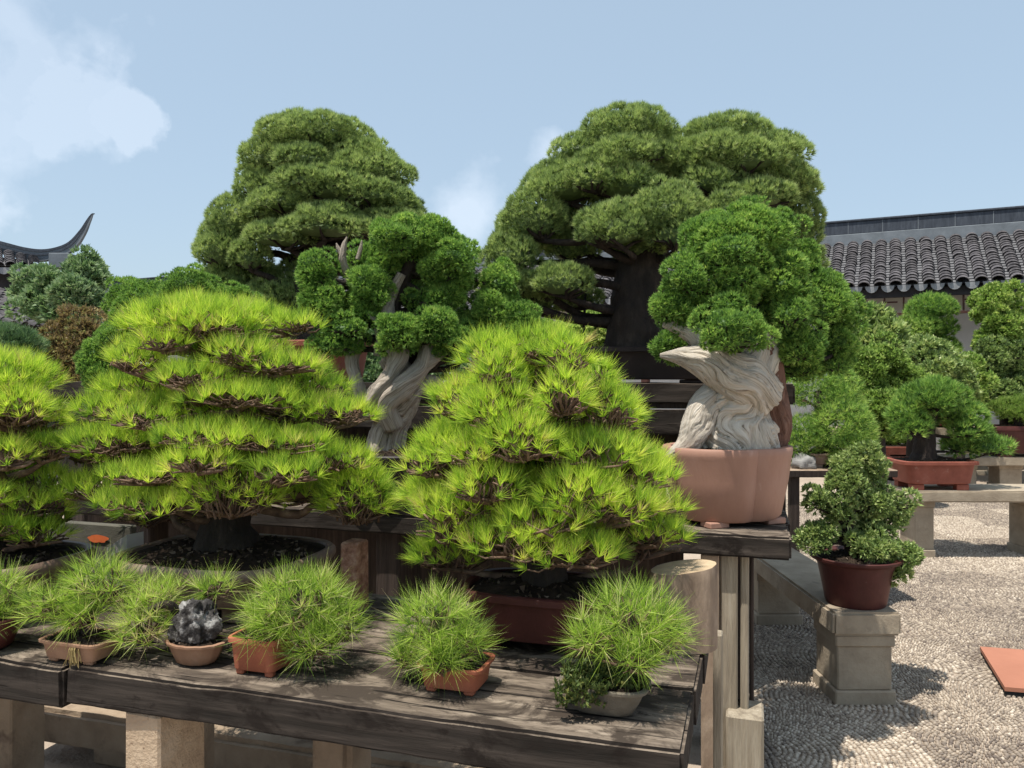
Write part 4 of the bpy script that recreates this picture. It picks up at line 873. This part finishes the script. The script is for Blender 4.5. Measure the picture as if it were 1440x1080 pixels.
bonsai('giant_pine', 'giant domed pine with one dome in a red pot behind the many trunked juniper', 'bonsai', b, 'five', tiers([(165, 395, 480), (178, 362, 510), (205, 342, 545), (245, 330, 572), (290, 325, 602), (330, 330, 618)], [204, 238, 272, 302, 330], 4.78, 6, 7, thick=.95, lw=(.34, .54), helix=.8, jit=.22, bias=.05)
  + [(385, 475, 352, 398, .12, .8), (285, 400, 362, 400, .15, .8), (440, 540, 330, 375, .15, .8), (290, 375, 272, 318, 0, .9), (280, 350, 300, 340, .1, .9), (272, 355, 318, 362, 0, .9), (320, 385, 330, 368, -.1, .8), (290, 370, 345, 382, .1, .9), (575, 625, 300, 345, .05, .9), (255, 375, 376, 416, .1, .8), (330, 440, 392, 436, 0, .8), (230, 320, 392, 428, .2, .8)],
  [(432, 500, 36, 0), (432, 450, 28, 0), (440, 400, 26, 0), (445, 350, 24, 0), (430, 290, 18, 0), (440, 230, 12, 0), (450, 190, 5, 0)], 52,
  ((0, 0, 0, .74, .50, .25, 'rect', 'rect', M['redpot']), dict(rot=BR, seed=52, dome=.03, foot_h=.006)), branch_r=.03)
# ------------------------------------------------------------------ right side plants
d = 3.80; b = (float((1203-720)*3.79/F), 3.79, .445)
bonsai('potted_azalea', 'small leaved tiered azalea in a flared round maroon pot on the stone bench', 'bonsai', b, 'azal', [
  (1140, 1225, 632, 690, 0, .9), (1165, 1240, 622, 685, .05, .9), (1128, 1205, 688, 728, -.03, .9), (1175, 1265, 680, 745, -.02, .9), (1205, 1287, 690, 735, .03, .9), (1122, 1180, 728, 768, 0, .8), (1180, 1260, 735, 785, -.06, .8), (1225, 1305, 760, 812, -.04, .8), (1195, 1270, 750, 800, .05, .9)],
  [(1200, 812, 12, 0), (1198, 780, 9, 0), (1192, 740, 8, 0), (1200, 700, 7, 0), (1195, 660, 4, 0)], 61,
  ((0, 0, 0, .42, .42, .235, 'round', 'flare', M['maroon']), dict(seed=61, feet=False, dome=.02)), d0=3.8)
d = 6.72; b = (float((1309-720)*d/F), d, .585)
bonsai('potted_pine', 'layered dark green pine in a rectangular red pot on a stone bench', 'bonsai', b, 'bgpine', [
  (1268, 1358, 531, 572, 0, .9), (1285, 1350, 545, 575, -.12, .7), (1248, 1300, 558, 592, 0, .9), (1255, 1310, 580, 608, -.08, .8), (1320, 1388, 565, 592, -.02, .9), (1325, 1392, 588, 612, -.05, .9), (1350, 1424, 610, 638, 0, .9), (1320, 1375, 612, 635, .05, .9), (1280, 1340, 560, 600, .2, .8)],
  [(1297, 655, 20, 0), (1300, 630, 15, 0), (1305, 600, 10, 0), (1312, 570, 8, 0), (1312, 545, 5, 0)], 62,
  ((0, 0, 0, .66, .42, .25, 'rect', 'rect', M['redpot']), dict(seed=62, foot_h=.04)))
def bg(label, cat, d, kind, pads, trunk, seed, over={}, pot_=None, z0=0, name='potted_shrub', m='redpot', group=None):
    b = (float((trunk[0][0]-720)*d/F), d, z0)
    ps = ((0, 0, 0, pot_[0], pot_[1], pot_[2], 'rect', 'rect', M[m]), dict(seed=seed, crumbs=80, n=36)) if pot_ else None
    return bonsai(name, label, cat, b, kind, pads, trunk, seed, ps, group, over)
bg('low yellow green bush in a small red pot on the grey stone bench', 'bonsai', 10.7, 'bgpine', [(1224, 1262, 602, 622, 0), (1245, 1292, 598, 624, 0)], [(1258, 632, 5), (1258, 615, 4), (1258, 608, 3)], 71, dict(mat='yell'), (.62, .4, .14), .46)
bg('clipped dome bush in a dark brown pot on the grey stone bench', 'bonsai', 10.7, 'bgpine', [(1388, 1500, 556, 590, 0, .6)], [(1432, 600, 6), (1432, 585, 5), (1432, 575, 4)], 72, dict(mat='yell', tb=.4), (1.0, .5, .42), .46, m='maroon')
bg('tiered dark green dome pine rising before the corridor wall', 'bonsai', 12.35, 'bgpine', [(1275, 1345, 412, 448, 0), (1265, 1320, 440, 470, -.1), (1305, 1348, 445, 472, 0), (1290, 1348, 470, 500, 0)], [(1315, 578, 8), (1315, 500, 6), (1312, 460, 5), (1310, 430, 3)], 73, dict(sp=.05, L=.06, w=.009, mat='juni'), (.7, .5, .3), .75)
bg('grey green spreading shrub with layered branches in front of the dome pine', 'shrub', 9.6, 'bgleaf', [(1262, 1345, 474, 530, 0), (1210, 1290, 505, 560, -.1), (1300, 1362, 515, 560, 0), (1215, 1265, 540, 590, -.2), (1320, 1365, 530, 565, .1)], [(1280, 706, 8), (1285, 600, 7), (1295, 520, 5), (1300, 495, 3)], 74, dict(tb=.6), name='shrub')
bg('broad leaved pale shrub against the corridor wall', 'shrub', 11.2, 'bgleaf', [(1195, 1255, 424, 475, 0), (1185, 1240, 455, 515, 0), (1225, 1270, 450, 490, 0)], [(1220, 664, 7), (1220, 560, 6), (1222, 480, 4), (1225, 450, 3)], 75, dict(sp=.07, L=.11, w=.05, tb=.62), name='shrub')
bg('yellow green cloud pruned shrub behind the azalea bench', 'shrub', 11.6, 'bgleaf', [(1225, 1305, 445, 500, 0), (1190, 1260, 490, 545, -.2), (1345, 1385, 500, 540, 0)], [(1255, 675, 7), (1255, 560, 6), (1255, 500, 4), (1260, 470, 3)], 76, dict(mat='yell', tb=.45), name='shrub')
bg('large fresh green shrub at the corridor with pale upper leaves', 'shrub', 11.7, 'bgleaf', [(1358, 1450, 397, 450, 0), (1362, 1460, 432, 492, -.1), (1385, 1480, 480, 545, -.1), (1372, 1450, 520, 572, -.15), (1420, 1520, 420, 520, .1)], [(1425, 674, 8), (1425, 580, 7), (1418, 500, 6), (1410, 440, 4)], 77, dict(tb=.5, mat='yell'), name='shrub')
bg('bright spiky pine behind the juniper and azalea', 'bonsai', 5.35, 'small', [(1100, 1190, 508, 570, .1), (1150, 1215, 520, 590, 0), (1095, 1165, 580, 640, 0), (1140, 1232, 560, 625, -.1), (1160, 1235, 600, 650, -.1), (1090, 1140, 600, 650, .1)], [(1165, 655, 12), (1160, 630, 11), (1155, 600, 9), (1150, 550, 5)], 78, dict(mat='juni', sp=.034, L=.042, w=.0042, n=18, tb=.62), name='pine_bush', z0=.93, pot_=(.36, .26, .10), m='brownpot')
bg('low olive green shrub rising just behind the layered pine', 'shrub', 8.6, 'bgleaf', [(1218, 1270, 552, 592, 0), (1205, 1250, 570, 600, 0)], [(1240, 726, 6), (1240, 640, 5), (1240, 595, 4), (1240, 575, 3)], 79, dict(mat='yell', tb=.35), name='shrub')
for i, (x, y_, s) in enumerate(((2.42, 5.24, .055), (1.98, 5.25, .06))):
    rock('rock', (x, y_, .93+s*.55), s*1.3, s, s, i*3.3+1, M['rock_pale'], None, ['pale grey rock on the plank shelf behind the azalea crown', 'weathered rock on the plank shelf near the pink brown pot'][i], 3)
bg('pale layered shrub filling the bed behind the spiky pine', 'shrub', 8.9, 'bgleaf', [(1185, 1265, 480, 530, 0), (1195, 1260, 520, 565, -.1), (1170, 1230, 500, 560, .1), (1240, 1300, 500, 545, .2), (1190, 1250, 555, 600, 0)], [(1215, 719, 8), (1215, 620, 7), (1215, 540, 5), (1220, 500, 3)], 91, dict(tb=.35, mat='yell', sp=.05, L=.045, w=.022), name='shrub')
bg('leafy green bush below the large corridor shrub', 'shrub', 11.3, 'bgleaf', [(1370, 1450, 475, 530, 0), (1380, 1470, 515, 565, -.1), (1350, 1410, 500, 550, .1), (1395, 1460, 540, 600, 0)], [(1412, 679, 7), (1412, 620, 6), (1412, 540, 5), (1410, 500, 3)], 92, dict(tb=.48, sp=.05, L=.05, w=.024), name='shrub')
bg('yellow tinted bush between the dome pine and the large shrub', 'shrub', 10.4, 'bgleaf', [(1330, 1385, 500, 540, 0), (1330, 1390, 525, 565, 0), (1290, 1350, 505, 550, .1)], [(1350, 692, 7), (1350, 610, 6), (1350, 540, 5), (1350, 500, 3)], 93, dict(mat='yell', tb=.5, sp=.05, L=.05, w=.022), name='shrub')
# ------------------------------------------------------------------ plants at the back left and centre
bg('blue green leafy tree growing before the pavilion', 'tree', 9.5, 'bgleaf', [(22, 110, 362, 440, 0), (70, 165, 368, 450, -.1), (40, 130, 400, 470, 0), (95, 150, 358, 400, .1)], [(95, 706, 12), (95, 560, 9), (92, 470, 7), (95, 410, 4)], 81, dict(mat='dark', tb=.78, sp=.06, L=.07, w=.03), name='tree')
bg('russet leaved maple bush below the pavilion', 'shrub', 6.5, 'bgleaf', [(60, 150, 432, 500, 0), (50, 140, 470, 540, -.1), (95, 160, 450, 520, .1)], [(100, 789, 10), (100, 640, 8), (100, 540, 6), (105, 480, 4)], 82, dict(mat='red_leaf', sp=.045, L=.04, w=.016, lobe=.12), name='shrub')
bg('dark juniper spreading at the side of the russet bush', 'shrub', 6.0, 'bgpine', [(-60, 62, 458, 505, 0), (-40, 55, 490, 530, -.1)], [(0, 811, 9), (0, 640, 8), (0, 540, 6), (5, 500, 4)], 83, dict(mat='dark'), name='shrub')
bg('sunlit yellow green shrub behind the giant pine trunk', 'shrub', 8.0, 'bgleaf', [(745, 870, 428, 500, 0), (800, 900, 440, 520, .2), (700, 790, 450, 520, 0)], [(800, 740, 9), (800, 620, 8), (800, 520, 6), (800, 480, 4)], 84, dict(mat='yell'), name='shrub')
bg('green hedge shrub filling the gap between the giant pines', 'shrub', 8.4, 'bgleaf', [(560, 690, 440, 540, 0), (640, 740, 430, 520, .2), (450, 580, 470, 560, .1), (470, 600, 520, 620, 0), (480, 560, 480, 580, -.1)], [(640, 728, 9), (640, 620, 8), (640, 520, 6), (640, 480, 4)], 85, dict(mat='dark'), name='shrub')
# support pole behind the giant pine's low branch
sp0 = P(818, 540, 4.2); pole = thing('support_pole', 'thin dark pole propping the low branch of the giant pine', 'pole', (sp0[0], sp0[1], ZC))
raw('pole', tri_mesh('pole', *tube([(0, 0, 0), (.02, 0, .5)], [.008, .007], 8), None, True), M['black'], pole)
